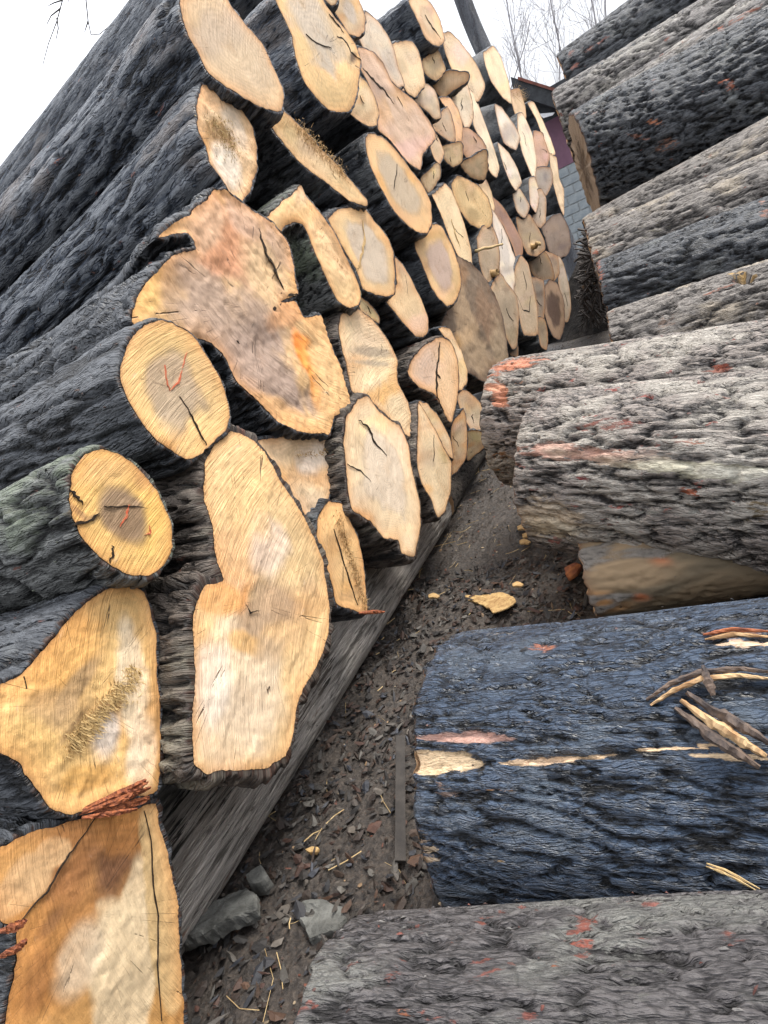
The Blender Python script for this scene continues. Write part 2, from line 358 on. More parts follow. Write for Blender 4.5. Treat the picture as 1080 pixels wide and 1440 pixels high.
    wob = fbm(V2[:, 0] * 9, V2[:, 1] * 9, seed, seed, 3)
    W3 = O + V2[:, :1] * u + V2[:, 1:] * z; px, py, _ = project(W3)
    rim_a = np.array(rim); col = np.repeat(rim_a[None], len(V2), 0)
    col = col * (1 + .22 * fbm(V2[:, 0] * 5, V2[:, 1] * 5, seed + 3, seed, 3))[:, None]
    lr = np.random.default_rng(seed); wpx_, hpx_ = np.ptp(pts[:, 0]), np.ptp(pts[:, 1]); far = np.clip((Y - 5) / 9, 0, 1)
    rb = []
    for _ in range(5 if not len(blobs) else 3):
        base = np.array(rim_a) * lr.choice([.55, .72, 1.12, 1.2]) * np.array([1, lr.uniform(.9, 1.02), lr.uniform(.75, 1.15)])
        rb.append((c[0] + lr.uniform(-.4, .4) * wpx_, c[1] + lr.uniform(-.4, .4) * hpx_, wpx_ * lr.uniform(.08, .3), hpx_ * lr.uniform(.06, .3), lr.uniform(40, 90), tuple(base), lr.uniform(.3, .75), .5))
    if far < .1:
        for _ in range(3): rb.append((c[0] + lr.uniform(-.45, .45) * wpx_, c[1] + lr.uniform(-.45, .45) * hpx_, wpx_ * lr.uniform(.06, .2), hpx_ * lr.uniform(.05, .2), lr.uniform(30, 100), [(.50, .25, .08), (.30, .17, .08), (.60, .36, .13)][lr.integers(3)], lr.uniform(.3, .7), .6))
    col = paint(px, py, col, rb, wob)
    if heart is not None:
        k = (1 - sst(hs - .10, hs + .10, rad + wob * .13))[:, None]; col = col * (1 - k) + np.array(heart) * k
        k2 = np.exp(-((rad + wob * .12 - hs) / .035) ** 2)[:, None] * .25; col = col * (1 - k2 * .5)
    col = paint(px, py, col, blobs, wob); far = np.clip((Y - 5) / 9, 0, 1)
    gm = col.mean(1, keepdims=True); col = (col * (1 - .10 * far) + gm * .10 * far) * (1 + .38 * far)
    # warm staining just under the bark
    k = np.exp(-dd * (1 - .5 * wob) / (.035 if size > .25 else .014))[:, None] * .6; rc = np.array(rimc if rimc else (.56, .27, .085)); col = col * (1 - k) + rc * k
    dark = np.exp(-dd / .004)[:, None] * .5; col = col * (1 - dark) + np.array((.10, .05, .03)) * dark
    hgt = (fbm(V2[:, 0] * 7, V2[:, 1] * 7, seed + 7, seed + 7, 3) * relief + fbm(V2[:, 0] * 45, V2[:, 1] * 45, seed + 7, seed + 17, 2) * relief * .35) * np.clip(dd / .02, 0, 1)
    ga = R(grain); st = np.floor((V2[:, 0] * math.sin(ga) - V2[:, 1] * math.cos(ga)) * 11 + wob * .6) ; hgt = hgt + (_h(st, st * 0, st * 0, seed) * .0022) * np.clip(dd / .03, 0, 1)
    Wf = W3 + n * (hgt[:, None] - .001)
    fcx = V2[:, 0] * math.cos(ga) + V2[:, 1] * math.sin(ga); fcy = -V2[:, 0] * math.sin(ga) + V2[:, 1] * math.cos(ga); fcy = fcy + .5 * fcx ** 2
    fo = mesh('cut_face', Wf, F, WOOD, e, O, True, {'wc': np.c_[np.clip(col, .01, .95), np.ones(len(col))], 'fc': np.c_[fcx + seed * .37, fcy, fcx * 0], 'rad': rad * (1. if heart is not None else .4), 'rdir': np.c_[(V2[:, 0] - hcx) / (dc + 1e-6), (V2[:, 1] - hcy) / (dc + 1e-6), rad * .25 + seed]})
    # --- bark body
    info = dict(e=e, O=O, n=n, u=u, z=z, th=th, on=lambda pp: on_plane(pp, th), size=size, pxm=pxm)
    if Y > 3.4 and lr.random() < .5 and min(wpx_, hpx_) > 14:
        for _ in range(1):
            c0 = c + lr.uniform(-.12, .12, 2) * (wpx_, hpx_); aa = lr.choice([R(62), R(62) + math.pi]) + lr.normal(0, .35); dd_ = np.array([math.cos(aa) * .5, math.sin(aa)])
            ribbon(info, [tuple(c0 + dd_ * hpx_ * q + lr.normal(0, .8, 2)) for q in (0, .08, .16, .26)], lr.uniform(.5, 1.0), 'crack', M_CRACK)
    dv = np.array(dirv if dirv is not None else (-math.cos(th * .7), math.sin(th * .7), 0.)); dv = dv / np.linalg.norm(dv)
    st1 = max(.012, 4 * pxm)
    S = [0., 0., .004, .012]; x = .012; step = st1
    while x < L: x += step; step *= 1.012 if x < 1.2 else 1.06; S.append(min(x, L))
    S = np.array(S); K = len(S)
    if target is not None:
        T = on_plane(np.asarray(target, float), th); T2 = np.c_[(T - O) @ u, (T - O) @ z]; T2 = crom(T2, sp)
        ta = .5 * np.sum(T2[:, 0] * np.roll(T2[:, 1], -1) - np.roll(T2[:, 0], -1) * T2[:, 1])
        if ta < 0: T2 = T2[::-1]
        ii = np.linspace(0, len(T2), N, endpoint=False).astype(int); T2 = T2[ii]
        k0 = min(range(N), key=lambda k: np.sum((np.roll(T2, -k, 0) - out) ** 2)); tg = np.roll(T2, -k0, 0)
    else:
        zc = out[:, 0] + 1j * out[:, 1]; Fz = np.fft.fft(zc); fr = np.fft.fftfreq(N, 1 / N); Fz[np.abs(fr) > 2.5] = 0; zz = np.fft.ifft(Fz)
        tg = np.c_[zz.real, zz.imag]
    bl = sst(.0, tl, S)[:, None, None]; sec = out[None] * (1 - bl) + tg[None] * bl
    sec = sec.mean(1, keepdims=True) + (sec - sec.mean(1, keepdims=True)) * (1 - shrink * sst(.05, .8, S)[:, None, None])
    tbk = np.where(np.arange(K) == 0, -.002, np.where(np.arange(K) == 1, tb * .45, tb * .7))[:, None] * (1 + .9 * vn(out[None, :, 0] * 26, out[None, :, 1] * 26, 3., seed + 4))
    w3 = O + sec[..., :1] * u + sec[..., 1:] * z + S[:, None, None] * dv
    nr = nrm[None, :, 0:1] * u + nrm[None, :, 1:] * z
    ca, cb = sec[..., 0] + 0 * S[:, None], sec[..., 1]
    hh, rel = bark_height(S[:, None] * .62 + seed * 1.7, ca * .72, cb * .72, seed, amp * 1.15)
    ramp = np.clip((S[:, None] - .0) / .03, 0, 1) * .85 + .15
    w3 = w3 + nr * ((hh + amp * .25) * ramp + tbk)[..., None]
    w3[:2] += (dv * .002)[None, None] ; w3[1] += n * (.001 + .003 * vn(out[:, 0] * 60, out[:, 1] * 60, 1., seed))[:, None]
    w3[0] = O + out[:, :1] * u + out[:, 1:] * z - n * .003
    idx = np.arange(K * N).reshape(K, N); a_ = idx[:-1]; b_ = idx[1:]
    F4 = np.stack([a_, b_, np.roll(b_, -1, 1), np.roll(a_, -1, 1)], -1).reshape(-1, 4)
    V = w3.reshape(-1, 3); tail = np.append(V, [w3[-1].mean(0)], 0)
    tint = np.zeros((len(tail), 4)); px, py, _ = project(tail)
    if seam: tint = paint(px, py, tint, seam, np.append((vn(S[:, None] * 8, ca * 30, cb * 30, seed + 8) * 1.2).ravel(), 0.))
    # raw brown edge of the bark beside the cut
    edge = np.append(np.repeat(np.exp(-S / .014)[:, None], N, 1).ravel(), 0.) * .62; k = (edge * .75)[:, None]
    tint[:, :3] = tint[:, :3] * (1 - k) + np.array((.095, .050, .034)) * k; tint[:, 3] = np.maximum(tint[:, 3], edge * .75)
    cc = np.append(np.stack([np.repeat(S[:, None], N, 1) * .75 + seed * .73, ca * .8, cb * .8], -1).reshape(-1, 3), [[S[-1], 0, 0]], 0)
    cap = np.stack([idx[-1], np.full(N, K * N), np.full(N, K * N), np.roll(idx[-1], -1)], -1)
    F4l = np.vstack([F4]); 
    bo = mesh('bark', tail, F4l, BARK[bark], e, O, True, {'relief': np.append(rel.ravel(), .5), 'bc': cc, 'tint': tint})
    if Y < 5 and size > .2:
        nA = np.broadcast_to(nr, w3.shape); sel = (np.sum(nA * w3, -1) < 0) & (S[:, None] > .02) & (S[:, None] < 1.6)
        if sel.sum() > 50: bark_flakes(w3[sel], nA[sel], -dv, int(90 * min(1.6, size / .4)), e, O, FLK[bark], .004, .012)
    # sawn far end
    mesh('far_end', w3[-1] , [tuple(range(N))], WOOD, e, O, False, {'wc': np.tile((*rim, 1), (N, 1)), 'fc': np.c_[sec[-1], np.zeros(N)], 'rad': np.ones(N)})
    e['_n'] = 0; del e['_n']
    info = dict(e=e, O=O, n=n, u=u, z=z, dv=dv, th=th, on=lambda pp: on_plane(pp, th), size=size, pxm=pxm)
    return info
def spikes(info, pts, wpx, n, ln, mat=None, name='splinters', stuff=True):    # torn fibres standing out of the face
    P = info['on'](pts); V = []; F = []
    for _ in range(n):
        k = rng.integers(0, len(P) - 1); t = rng.random(); b = P[k] * (1 - t) + P[k + 1] * t
        b = b + info['u'] * rng.normal(0, wpx * info['pxm'] * .4) + info['z'] * rng.normal(0, wpx * info['pxm'] * .4) - info['n'] * .002
        tl = (P[k + 1] - P[k]); tl = tl / np.linalg.norm(tl); sd_ = np.cross(tl, info['n'])
        d = info['n'] * rng.uniform(.15, .6) + sd_ * (rng.uniform(.3, 1) if rng.random() < .8 else -.4) + tl * rng.uniform(-.5, .5); d /= np.linalg.norm(d); l = ln * rng.uniform(.3, 1)
        w_ = rng.uniform(.0008, .0022); p1 = np.cross(d, info['z']); p1 /= np.linalg.norm(p1) + 1e-9; p2 = np.cross(d, p1); i = len(V)
        V += [b + p1 * w_, b - p1 * w_ * .5 + p2 * w_, b - p1 * w_ * .5 - p2 * w_, b + d * l]
        F += [(i, i + 1, i + 3), (i + 1, i + 2, i + 3), (i + 2, i, i + 3)]
    o = mesh(name, V, F, mat or M_SPLINT, info['e'], info['O'], False)
    if stuff: o['kind'] = 'stuff'
    return o

def bark_flakes(P, Nn, d, n, parent, origin, cols, smin=.006, smax=.028):
    P = np.asarray(P); V = []; F = []; Cc = []; pick = rng.integers(0, len(P), n)
    for i_ in pick:
        p = P[i_]; nn_ = Nn[i_] / (np.linalg.norm(Nn[i_]) + 1e-9); t1 = d + rng.normal(0, .35, 3); t1 -= nn_ * (t1 @ nn_); t1 /= np.linalg.norm(t1); t2 = np.cross(nn_, t1)
        l_ = rng.uniform(smin, smax) * (1 + 1.2 * (rng.random() < .1)); w_ = l_ * rng.uniform(.25, .6); lift = rng.uniform(.0, .006); ti = rng.normal(0, .22); k = len(V)
        for (a_, b_) in ((-1, -.3), (-.4, -1), (.5, -.7), (1, .1), (.3, .9), (-.6, .7)):
            V.append(p + t1 * a_ * l_ * rng.uniform(.6, 1) + t2 * b_ * w_ * rng.uniform(.5, 1) + nn_ * (lift + a_ * l_ * ti + abs(b_) * .002))
        V.append(p + nn_ * (lift + .004)); c_ = np.array(cols[rng.integers(len(cols))]) * rng.uniform(.5, 1.2); Cc += [(*c_, 1)] * 7
        F += [(k + 6, k + j, k + (j + 1) % 6) for j in range(6)]
    o = mesh('loose_bark', V, F, DEBRIS, parent, origin, False, {'wc': Cc}); o['kind'] = 'stuff'; return o
FLK = {'dark': [(.05, .055, .065), (.02, .022, .026), (.09, .09, .095), (.06, .035, .028)], 'blue': [(.05, .065, .09), (.02, .026, .038), (.09, .10, .12), (.10, .05, .03)], 'grey': [(.12, .11, .105), (.05, .045, .042), (.2, .19, .18), (.16, .055, .03)],
       'lichen': [(.16, .15, .14), (.06, .055, .05), (.28, .27, .24), (.20, .06, .035), (.11, .06, .045)], 'char': [(.03, .045, .07), (.012, .016, .024), (.06, .085, .12), (.015, .015, .018)], 'brown': [(.07, .055, .045), (.03, .022, .018), (.12, .09, .07)],
       'mossy': [(.07, .075, .065), (.03, .032, .028), (.11, .12, .09)], 'ash': [(.17, .155, .14), (.08, .072, .065), (.25, .23, .2), (.16, .07, .04)], 'ground': [(.12, .11, .11), (.05, .045, .045), (.20, .19, .18), (.17, .05, .035), (.10, .045, .035)], 'timber': [(.2, .17, .14), (.08, .06, .05)]}
# crops the outlines were read in: origin and scale
CR = {'a': (0, 0, 2.7), 'b': (340, 0, 4.115), 'c': (540, 0, 3.375), 'd': (600, 200, 4.154), 'e': (0, 380, 2.7), 'g': (180, 240, 2.842), 'h': (440, 180, 3.6), 'i': (340, 440, 2.7), 'j': (0, 800, 2.25), 'k': (0, 0, 1)}
def C_(k, s):
    ox, oy, sc = CR[k]; v = [float(q) for q in s.replace(';', ' ').replace(',', ' ').split()]
    return [(ox + v[i] / sc, oy + v[i + 1] / sc) for i in range(0, len(v), 2)]
cream = (.60, .48, .30); pale = (.62, .54, .40); amber = (.58, .34, .12); yel = (.66, .45, .18); gh = (.30, .235, .16); pink = (.52, .37, .27)
white = (.66, .61, .52); tan = (.42, .31, .19); weath = (.30, .25, .185); dk = (.09, .065, .045); orange = (.70, .24, .05)
GRP = None
# ---- nearest bottom log
i1 = left_log(C_('j', '-90,905 0,885 120,830 220,795 300,782 380,765 440,755 492,745 515,840 545,960 562,1060 572,1250 580,1400 575,1500 480,1560 300,1590 120,1560 25,1500 35,1330 50,1200 52,1130 10,1110 -60,1060 -130,980'),
  'brown stained split log end in the bottom left corner, torn orange bark on top', (.40, .235, .085), blobs=[
  (60, 1330, 70, 150, 20, (.34, .17, .055), .9), (95, 1210, 50, 90, 20, (.22, .10, .04), .8), (165, 1215, 34, 60, 0, (.13, .065, .035), .95), (170, 1170, 36, 40, 0, (.42, .20, .06), .6),
  (170, 1360, 45, 120, 4, (.55, .46, .30), .95, .12), (190, 1260, 22, 55, 4, (.55, .46, .30), .9, .15), (232, 1280, 22, 170, -6, (.46, .35, .18), .95, .1), (112, 1350, 28, 60, 25, (.50, .42, .30), .8),
  (50, 1375, 18, 60, 10, (.25, .12, .045), .7), (30, 1245, 75, 40, -38, (.50, .35, .19), .95, .1), (75, 1200, 30, 26, -40, (.50, .35, .19), .95, .1), (20, 1268, 50, 24, -38, (.50, .35, .19), .95, .1), (70, 1300, 12, 40, 40, (.10, .05, .03), .6)],
  prot=-.04, bark='dark', grain=75, L=1.6, relief=.008)
for pp, wd in ((C_('j', '300,790 235,880 200,930 150,1020 120,1050 50,1130'), 3), (C_('j', '455,765 478,860 484,1000 500,1100 498,1250 512,1430'), 2)): ribbon(i1, pp, wd * .45, 'crack', M_CRACK)
def torn_strips(info, strips, mat):
    for a, b, wd, lift in strips:
        P = info['on']([a, b]); A, B = P[0] + info['n'] * lift, P[1] + info['n'] * (lift + .03); m = 16
        t = np.linspace(0, 1, m)[:, None]; Q = A * (1 - t) + B * t; Q = Q + info['n'] * (np.sin(t * 3) * .012) ; tg = (B - A) / np.linalg.norm(B - A); sd_ = np.cross(tg, info['n'])
        wv = wd * info['pxm'] * np.sin(np.linspace(.5, 2.7, m)) ; V = []; F = []
        for k in range(m):
            for (x_, y_) in ((-1, 0), (-.3, .6), (.4, .45), (1, 0), (0, -.7)): V.append(Q[k] + sd_ * wv[k] * x_ * (1 + .15 * rng.uniform(-1, 1)) + info['n'] * (.006 * y_ + .004 * rng.uniform(-1, 1)))
        for k in range(m - 1):
            for q in range(5): F.append((k * 5 + q, k * 5 + (q + 1) % 5, (k + 1) * 5 + (q + 1) % 5, (k + 1) * 5 + q))
        F += [tuple(range(5)), tuple((m - 1) * 5 + q for q in range(5))]
        mesh('torn_bark', V, F, mat, info['e'], info['O'], False)
torn_strips(i1, [((100, 1146), (190, 1098), 5, .01), ((112, 1142), (192, 1108), 4, .02), ((125, 1146), (193, 1122), 5, .015), ((105, 1150), (170, 1138), 3, .03), ((140, 1135), (186, 1100), 3, .03),
                 ((-5, 1310), (20, 1292), 6, .01), ((-5, 1345), (22, 1318), 5, .01)], M_TORN)
# ---- second: yellow splintered face
i2 = left_log(C_('j', '-70,380 0,372 60,340 105,295 200,182 290,100 350,60 410,48 455,72 480,130 492,200 500,350 512,480 510,580 502,700 450,725 400,712 320,745 230,775 170,760 118,700 60,620 0,580 -70,560 -120,480'),
  'yellow log end with a torn fibrous ridge across it, above the bottom left log', (.60, .42, .18), blobs=[
  (185, 960, 24, 95, -4, (.62, .54, .38), .95, .2), (200, 1050, 20, 60, 0, (.60, .52, .38), .8), (95, 930, 75, 50, -50, (.56, .33, .11), .9), (110, 965, 65, 14, -55, (.25, .18, .10), .8), (75, 1000, 45, 30, 10, (.36, .25, .13), .7),
  (150, 1030, 22, 42, 10, (.50, .47, .42), .9), (40, 1050, 50, 40, 30, (.55, .38, .15), .8), (125, 1095, 40, 18, -20, (.46, .27, .08), .8), (105, 1020, 40, 6, -50, (.18, .12, .06), .7)],
  grain=55, prot=-.02, bark='dark', L=1.6, relief=.01)
spikes(i2, [(92, 1048), (110, 1035), (130, 1015), (155, 985), (182, 955), (188, 948)], 16, 900, .030, plain('torn_fibre', (.56, .40, .18), (.36, .24, .10), 40))
spikes(i2, [(160, 980), (195, 985)], 3, 8, .07, M_STRAW)
ribbon(i2, C_('j', '75,340 105,470 150,560 210,575'), 2.5, 'crack', M_CRACK)
# ---- the two round ringed ends
i3 = left_log(C_('e', '275,760 320,700 390,678 450,690 510,730 570,800 620,880 655,960 655,1050 620,1120 560,1155 500,1155 420,1120 350,1060 300,1000 270,930 260,840'),
  'round orange-yellow log end with a dark heart, above the yellow fibrous one', (.62, .42, .15), (.215, .155, .095), .46, hc=(172, 722), grain=20, prot=.05, bark='mossy', L=1.8, shrink=.16,
  blobs=[(140, 665, 38, 18, -10, (.60, .40, .18), .5), (112, 720, 14, 5, 40, (.12, .09, .06), .8), (125, 730, 22, 4, -20, (.14, .10, .06), .7), (178, 735, 20, 26, 20, (.19, .13, .075), .6)],
  seam=[(40, 720, 70, 22, -10, (.17, .20, .12), .3, .5, 1)])
ribbon(i3, C_('e', '395,897 450,900 500,895 560,905'), 1.8, 'crack', M_CRACK); ribbon(i3, C_('e', '425,1045 430,1075 415,1110'), 3, 'crack', M_CRACK); ribbon(i3, C_('e', '270,970 330,955 380,925'), 3.5, 'crack', M_CRACK); ribbon(i3, C_('e', '265,830 290,860 315,890'), 3.5, 'crack', M_CRACK)
ribbon(i3, C_('e', '490,890 480,930 455,975'), 2.2, 'paint_mark', M_PAINT); ribbon(i3, C_('e', '565,970 572,1000 545,1005'), 1.8, 'paint_mark', M_PAINT)
i4 = left_log(C_('e', '460,350 490,270 550,210 620,190 690,215 750,270 810,360 860,460 875,560 850,620 790,680 735,718 680,705 600,650 530,570 480,480 457,410'),
  'round golden log end with pale grey heart and red scrawl below the huge butt', (.64, .47, .22), (.36, .28, .185), .55, hc=(240, 545), grain=15, prot=.07, bark='dark', L=1.8, shrink=.16,
  blobs=[(252, 568, 30, 40, 0, (.40, .33, .23), .5)])
ribbon(i4, C_('e', '680,480 720,540 760,620 785,665'), 2., 'crack', M_CRACK)
ribbon(i4, C_('e', '625,360 632,420 645,460'), 2., 'paint_mark', M_PAINT); ribbon(i4, C_('e', '650,455 680,420 690,380'), 2., 'paint_mark', M_PAINT); ribbon(i4, C_('e', '690,375 700,340 708,310'), 1.8, 'paint_mark', M_PAINT)
# ---- figure-eight butt
i5 = left_log([(325, 608), (350, 615), (375, 640), (395, 675), (430, 730), (455, 790), (464, 850), (462, 890), (447, 935), (425, 970), (419, 990), (414, 1030), (402, 1064), (370, 1080), (330, 1083), (292, 1088), (272, 1072), (272, 1000), (274, 930), (271, 880), (275, 850), (290, 826), (313, 815), (306, 790), (298, 740), (286, 700), (289, 650), (302, 622)],
  'big figure-eight shaped cream log end standing on the flat timber at the front', (.66, .50, .27), blobs=[
  (330, 960, 70, 120, 10, (.66, .58, .44), .7), (378, 862, 44, 60, 20, (.36, .26, .165), .9), (330, 830, 24, 30, 10, (.55, .28, .10), .9), (345, 905, 30, 14, 20, (.60, .38, .15), .8), (335, 780, 30, 60, 20, (.56, .42, .28), .8), (350, 770, 40, 50, 30, (.60, .38, .18), .7), (380, 770, 26, 45, -10, (.58, .52, .46), .6), (308, 845, 30, 22, -10, (.60, .34, .13), .85),
  (345, 690, 40, 60, 0, (.66, .46, .22), .7), (400, 900, 34, 26, -30, (.62, .42, .2), .6), (380, 915, 22, 18, 0, (.33, .26, .18), .6), (300, 950, 22, 70, 0, (.62, .58, .50), .7)],
  grain=35, prot=.06, bark='brown', L=1.6, tb=.03, amp=.045, relief=.006,
  target=[(300, 625), (345, 640), (420, 760), (440, 860), (425, 960), (385, 1050), (300, 1065), (262, 1000), (262, 900), (262, 800), (268, 700)])
ribbon(i5, [(345, 850), (352, 862), (366, 858)], 1.5, 'crack', M_CRACK)
# ---- huge butt
i6 = left_log(C_('g', '125,265 180,215 245,175 300,125 345,85 390,75 430,110 500,160 580,210 640,290 665,380 682,492 655,505 612,525 672,520 690,560 705,585 772,582 800,670 840,760 862,830 890,935 855,965 825,985 806,1052 720,1046 655,1030 600,1000 520,925 435,845 392,755 335,692 270,672 200,660 80,640 14,605 30,540 60,470 130,382 200,330 262,312 272,300 236,246'),
  'huge irregular butt end with purple grey heart and bright orange streak', (.58, .40, .20), blobs=[
  (330, 480, 130, 62, 52, (.33, .25, .19), .9), (365, 520, 90, 42, 52, (.30, .235, .195), .8), (300, 420, 60, 34, 50, (.34, .26, .20), .7), (330, 340, 60, 40, 55, (.46, .27, .17), .75), (305, 330, 30, 60, -20, (.44, .20, .10), .6), (285, 320, 24, 40, 40, (.50, .38, .26), .6),
  (375, 380, 50, 26, 62, (.52, .39, .23), .85), (395, 340, 50, 16, 62, (.38, .27, .19), .8), (350, 310, 36, 20, 50, (.42, .30, .22), .8), (428, 500, 34, 12, 70, orange, 1.0, .3), (440, 520, 46, 10, 75, (.72, .32, .08), .9), (465, 540, 60, 20, 72, (.64, .44, .22), .9),
  (205, 410, 24, 50, 20, (.64, .44, .17), .9), (245, 395, 22, 40, 0, (.24, .18, .13), .6), (400, 580, 60, 12, 30, (.66, .42, .2), .8), (240, 475, 40, 10, 40, (.64, .40, .14), .8), (395, 410, 20, 6, 80, (.18, .12, .09), .4), (410, 440, 16, 30, 70, (.5, .28, .14), .8)],
  grain=120, prot=.02, bark='dark', L=2.6, relief=.014, tb=.014, amp=.026, shrink=.12,
  tl=.30, target=[(205, 395), (250, 345), (310, 335), (380, 380), (440, 470), (465, 560), (430, 600), (350, 585), (270, 530), (215, 465)])
ribbon(i6, C_('g', '520,230 550,330 590,400 620,480'), 5, 'crack', M_CRACK); ribbon(i6, C_('g', '610,490 640,500 682,495'), 4, 'crack', M_CRACK); ribbon(i6, C_('g', '535,510 575,555 612,528'), 3.5, 'crack', M_CRACK); ribbon(i6, C_('g', '440,690 442,684'), 3, 'crack', M_CRACK)
spikes(i6, C_('g', '540,300 580,380 620,470 670,495'), 5, 60, .02)
UP = (-1., -.10, -.16)
i7 = left_log(C_('a', '760,330 800,318 850,345 910,400 960,480 975,550 978,640 950,720 920,768 880,740 840,670 800,620 785,560 752,500 748,400'),
  'weathered log end with rotten crumbly centre just above the huge butt', (.56, .43, .26), blobs=[(318, 225, 16, 40, -20, (.60, .56, .47), .9), (305, 185, 20, 16, 0, (.30, .18, .07), .8), (300, 140, 24, 14, 0, (.60, .40, .22), .7), (332, 175, 14, 30, -20, (.56, .5, .4), .6)],
  prot=.0, dirv=UP, relief=.012, L=3.2, bark='blue', grain=100, shrink=.24)
spikes(i7, C_('a', '800,480 850,500 880,520 850,560'), 26, 380, .022, plain('rotten_fibre', (.50, .37, .17), (.30, .20, .09), 40))
i8 = left_log(C_('a', '680,-40 690,50 710,120 750,200 790,270 860,330 950,380 1010,415 1070,418 1078,350 1040,260 1000,170 930,90 880,20 830,-60 750,-80'),
  'large smooth grey tan log end at the top left, highest of the nearest logs', (.50, .385, .235), blobs=[(330, 70, 60, 40, 60, (.47, .38, .26), .7), (310, 40, 30, 40, 50, (.44, .36, .27), .5)], prot=.06, dirv=UP, L=3.4, shrink=.14, bark='blue', grain=60, relief=.003)
i9 = left_log(C_('b', '200,0 240,90 290,200 310,330 360,460 430,560 500,630 570,650 640,630 668,540 680,430 690,350 660,260 600,170 540,100 480,20 440,-60 300,-90 220,-60'),
  'large golden log end with a grey upper half, right of the topmost near end', (.60, .44, .215), blobs=[(448, 40, 24, 58, -28, (.42, .38, .31), .9, .3), (430, 15, 26, 34, 0, (.46, .40, .31), .7), (480, 60, 12, 50, -30, (.46, .36, .22), .6), (498, 80, 6, 8, 20, (.05, .03, .02), .9)], prot=.03, dirv=(-1, -.05, -.1), L=3, grain=60, bark='blue')
ribbon(i9, C_('b', '505,80 560,150 590,190'), 2, 'crack', M_CRACK); ribbon(i9, C_('b', '550,205 600,240 630,300 690,350'), 2.2, 'crack', M_CRACK); ribbon(i9, C_('b', '370,195 430,250 520,280'), 1.2, 'crack', M_CRACK)
def S(k, s, label, **kw): return left_log(C_(k, s), label, **kw)
S('b', '660,430 720,470 770,560 792,640 780,715 750,732 690,702 625,652 600,600 640,500', 'small pale cream log end tucked behind the large golden end near the top', rim=cream, prot=-.05, L=2.4)
S('b', '520,40 560,-70 640,-80 690,30 716,110 710,180 670,206 620,190 570,110', 'grey cream log end at the top edge, right of the large golden end', rim=(.52, .42, .27), heart=(.42, .37, .30), prot=.0, L=2.4)
S('b', '430,-60 470,-90 540,-80 555,-20 545,22 520,38 490,10', 'tiny log end cut off by the top edge, above the large golden end', rim=cream, L=2.2)
S('b', '680,215 700,140 725,75 780,120 840,200 880,290 900,380 935,480 905,505 850,440 800,340 720,300', 'smooth blue grey log end below the grey cream end at the top', rim=(.48, .43, .34), bark='grey', prot=-.04, L=2.4)
i13 = S('b', '680,290 760,308 820,370 870,480 940,540 1010,600 1075,690 1120,780 1085,840 1045,880 1030,975 960,925 860,805 795,745 792,640 745,500 690,400', 'long pinkish grey slab end with a slanting split, behind the tall oval end', rim=(.50, .37, .27), heart=(.48, .36, .26), prot=-.04, relief=.008, grain=120, L=2.4)
ribbon(i13, C_('b', '700,390 760,460 830,530 880,605'), 2.5, 'crack', M_CRACK)
i14 = S('b', '160,680 230,640 280,670 340,730 400,790 450,850 520,920 580,980 640,1050 727,1160 715,1192 620,1160 560,1110 470,1040 390,990 300,900 210,790 165,715', 'long narrow slanting log end with a saw-torn ragged upper edge', rim=(.58, .45, .25), prot=.02, grain=45, L=2.6, dirv=(-1, -.03, -.06), relief=.006,
  target=C_('b', '150,690 280,600 420,660 560,820 700,1000 740,1150 620,1190 450,1080 300,950 190,820'))
spikes(i14, C_('b', '330,740 400,800 460,870 520,930 590,1000'), 14, 520, .035)
i15 = S('b', '720,800 760,778 820,800 890,870 960,960 1040,1060 1092,1170 1102,1280 1075,1342 1030,1347 960,1300 890,1230 830,1130 770,1010 730,900', 'tall clean oval log end with an orange rim and grey heart, centre of the stack', rim=(.60, .42, .22), heart=(.42, .35, .25), hs=.66, rimc=(.60, .30, .12), prot=.06, L=2.6, grain=60, dirv=(-1, -.03, -.04))
i16 = S('g', '545,200 600,145 650,100 692,62 712,100 770,170 820,240 860,320 900,400 932,490 922,530 890,547 840,520 800,445 755,345 722,262 700,215 660,205 620,225 600,250', 'crescent-shaped log end with dark bark showing through its hollow side', rim=(.58, .43, .23), prot=.03, L=2.4, bark='mossy', relief=.01,
  blobs=[(470, 340, 50, 6, 62, (.30, .20, .10), .7), (425, 265, 14, 20, 20, (.60, .52, .38), .6)], target=C_('g', '560,215 640,120 700,90 790,200 870,330 930,480 910,550 830,580 730,570 670,480 620,370 580,280'))
spikes(i16, C_('g', '780,290 820,340 870,400'), 5, 80, .02)
i17 = S('g', '802,195 840,155 940,148 990,210 1040,270 1062,330 1068,480 1040,502 990,497 940,472 915,400 880,340 830,250', 'cream log end with grey streaks and a notched lower corner, right of the crescent end', rim=(.60, .46, .26), heart=(.47, .41, .32), hs=.7, prot=.03, L=2.4)
ribbon(i17, C_('g', '940,200 945,290 925,380 910,400'), 3, 'crack', M_SPLINT)
S('h', '372,880 400,845 425,780 418,660 455,690 500,770 550,870 582,960 585,1022 560,1057 520,1050 470,1000 420,940', 'plain pale tan log end under the notched cream end', rim=(.54, .42, .26), prot=-.02, L=2.4)
i19 = S('h', '518,580 560,535 600,490 650,500 700,590 740,700 750,790 722,872 680,897 640,860 600,800 560,700 530,630', 'oval log end with a mauve heart, below right of the tall clean oval', rim=(.60, .44, .24), heart=(.42, .33, .27), hs=.6, prot=.02, L=2.4)
i20 = S('h', '608,345 640,318 672,288 702,320 740,410 770,500 800,620 802,695 770,685 740,650 700,570 655,450 630,390', 'long thin creased log end right of the tall clean oval', rim=(.56, .46, .29), prot=-.02, L=2.4)
ribbon(i20, C_('h', '700,460 720,530 745,610'), 3, 'crack', M_SPLINT)
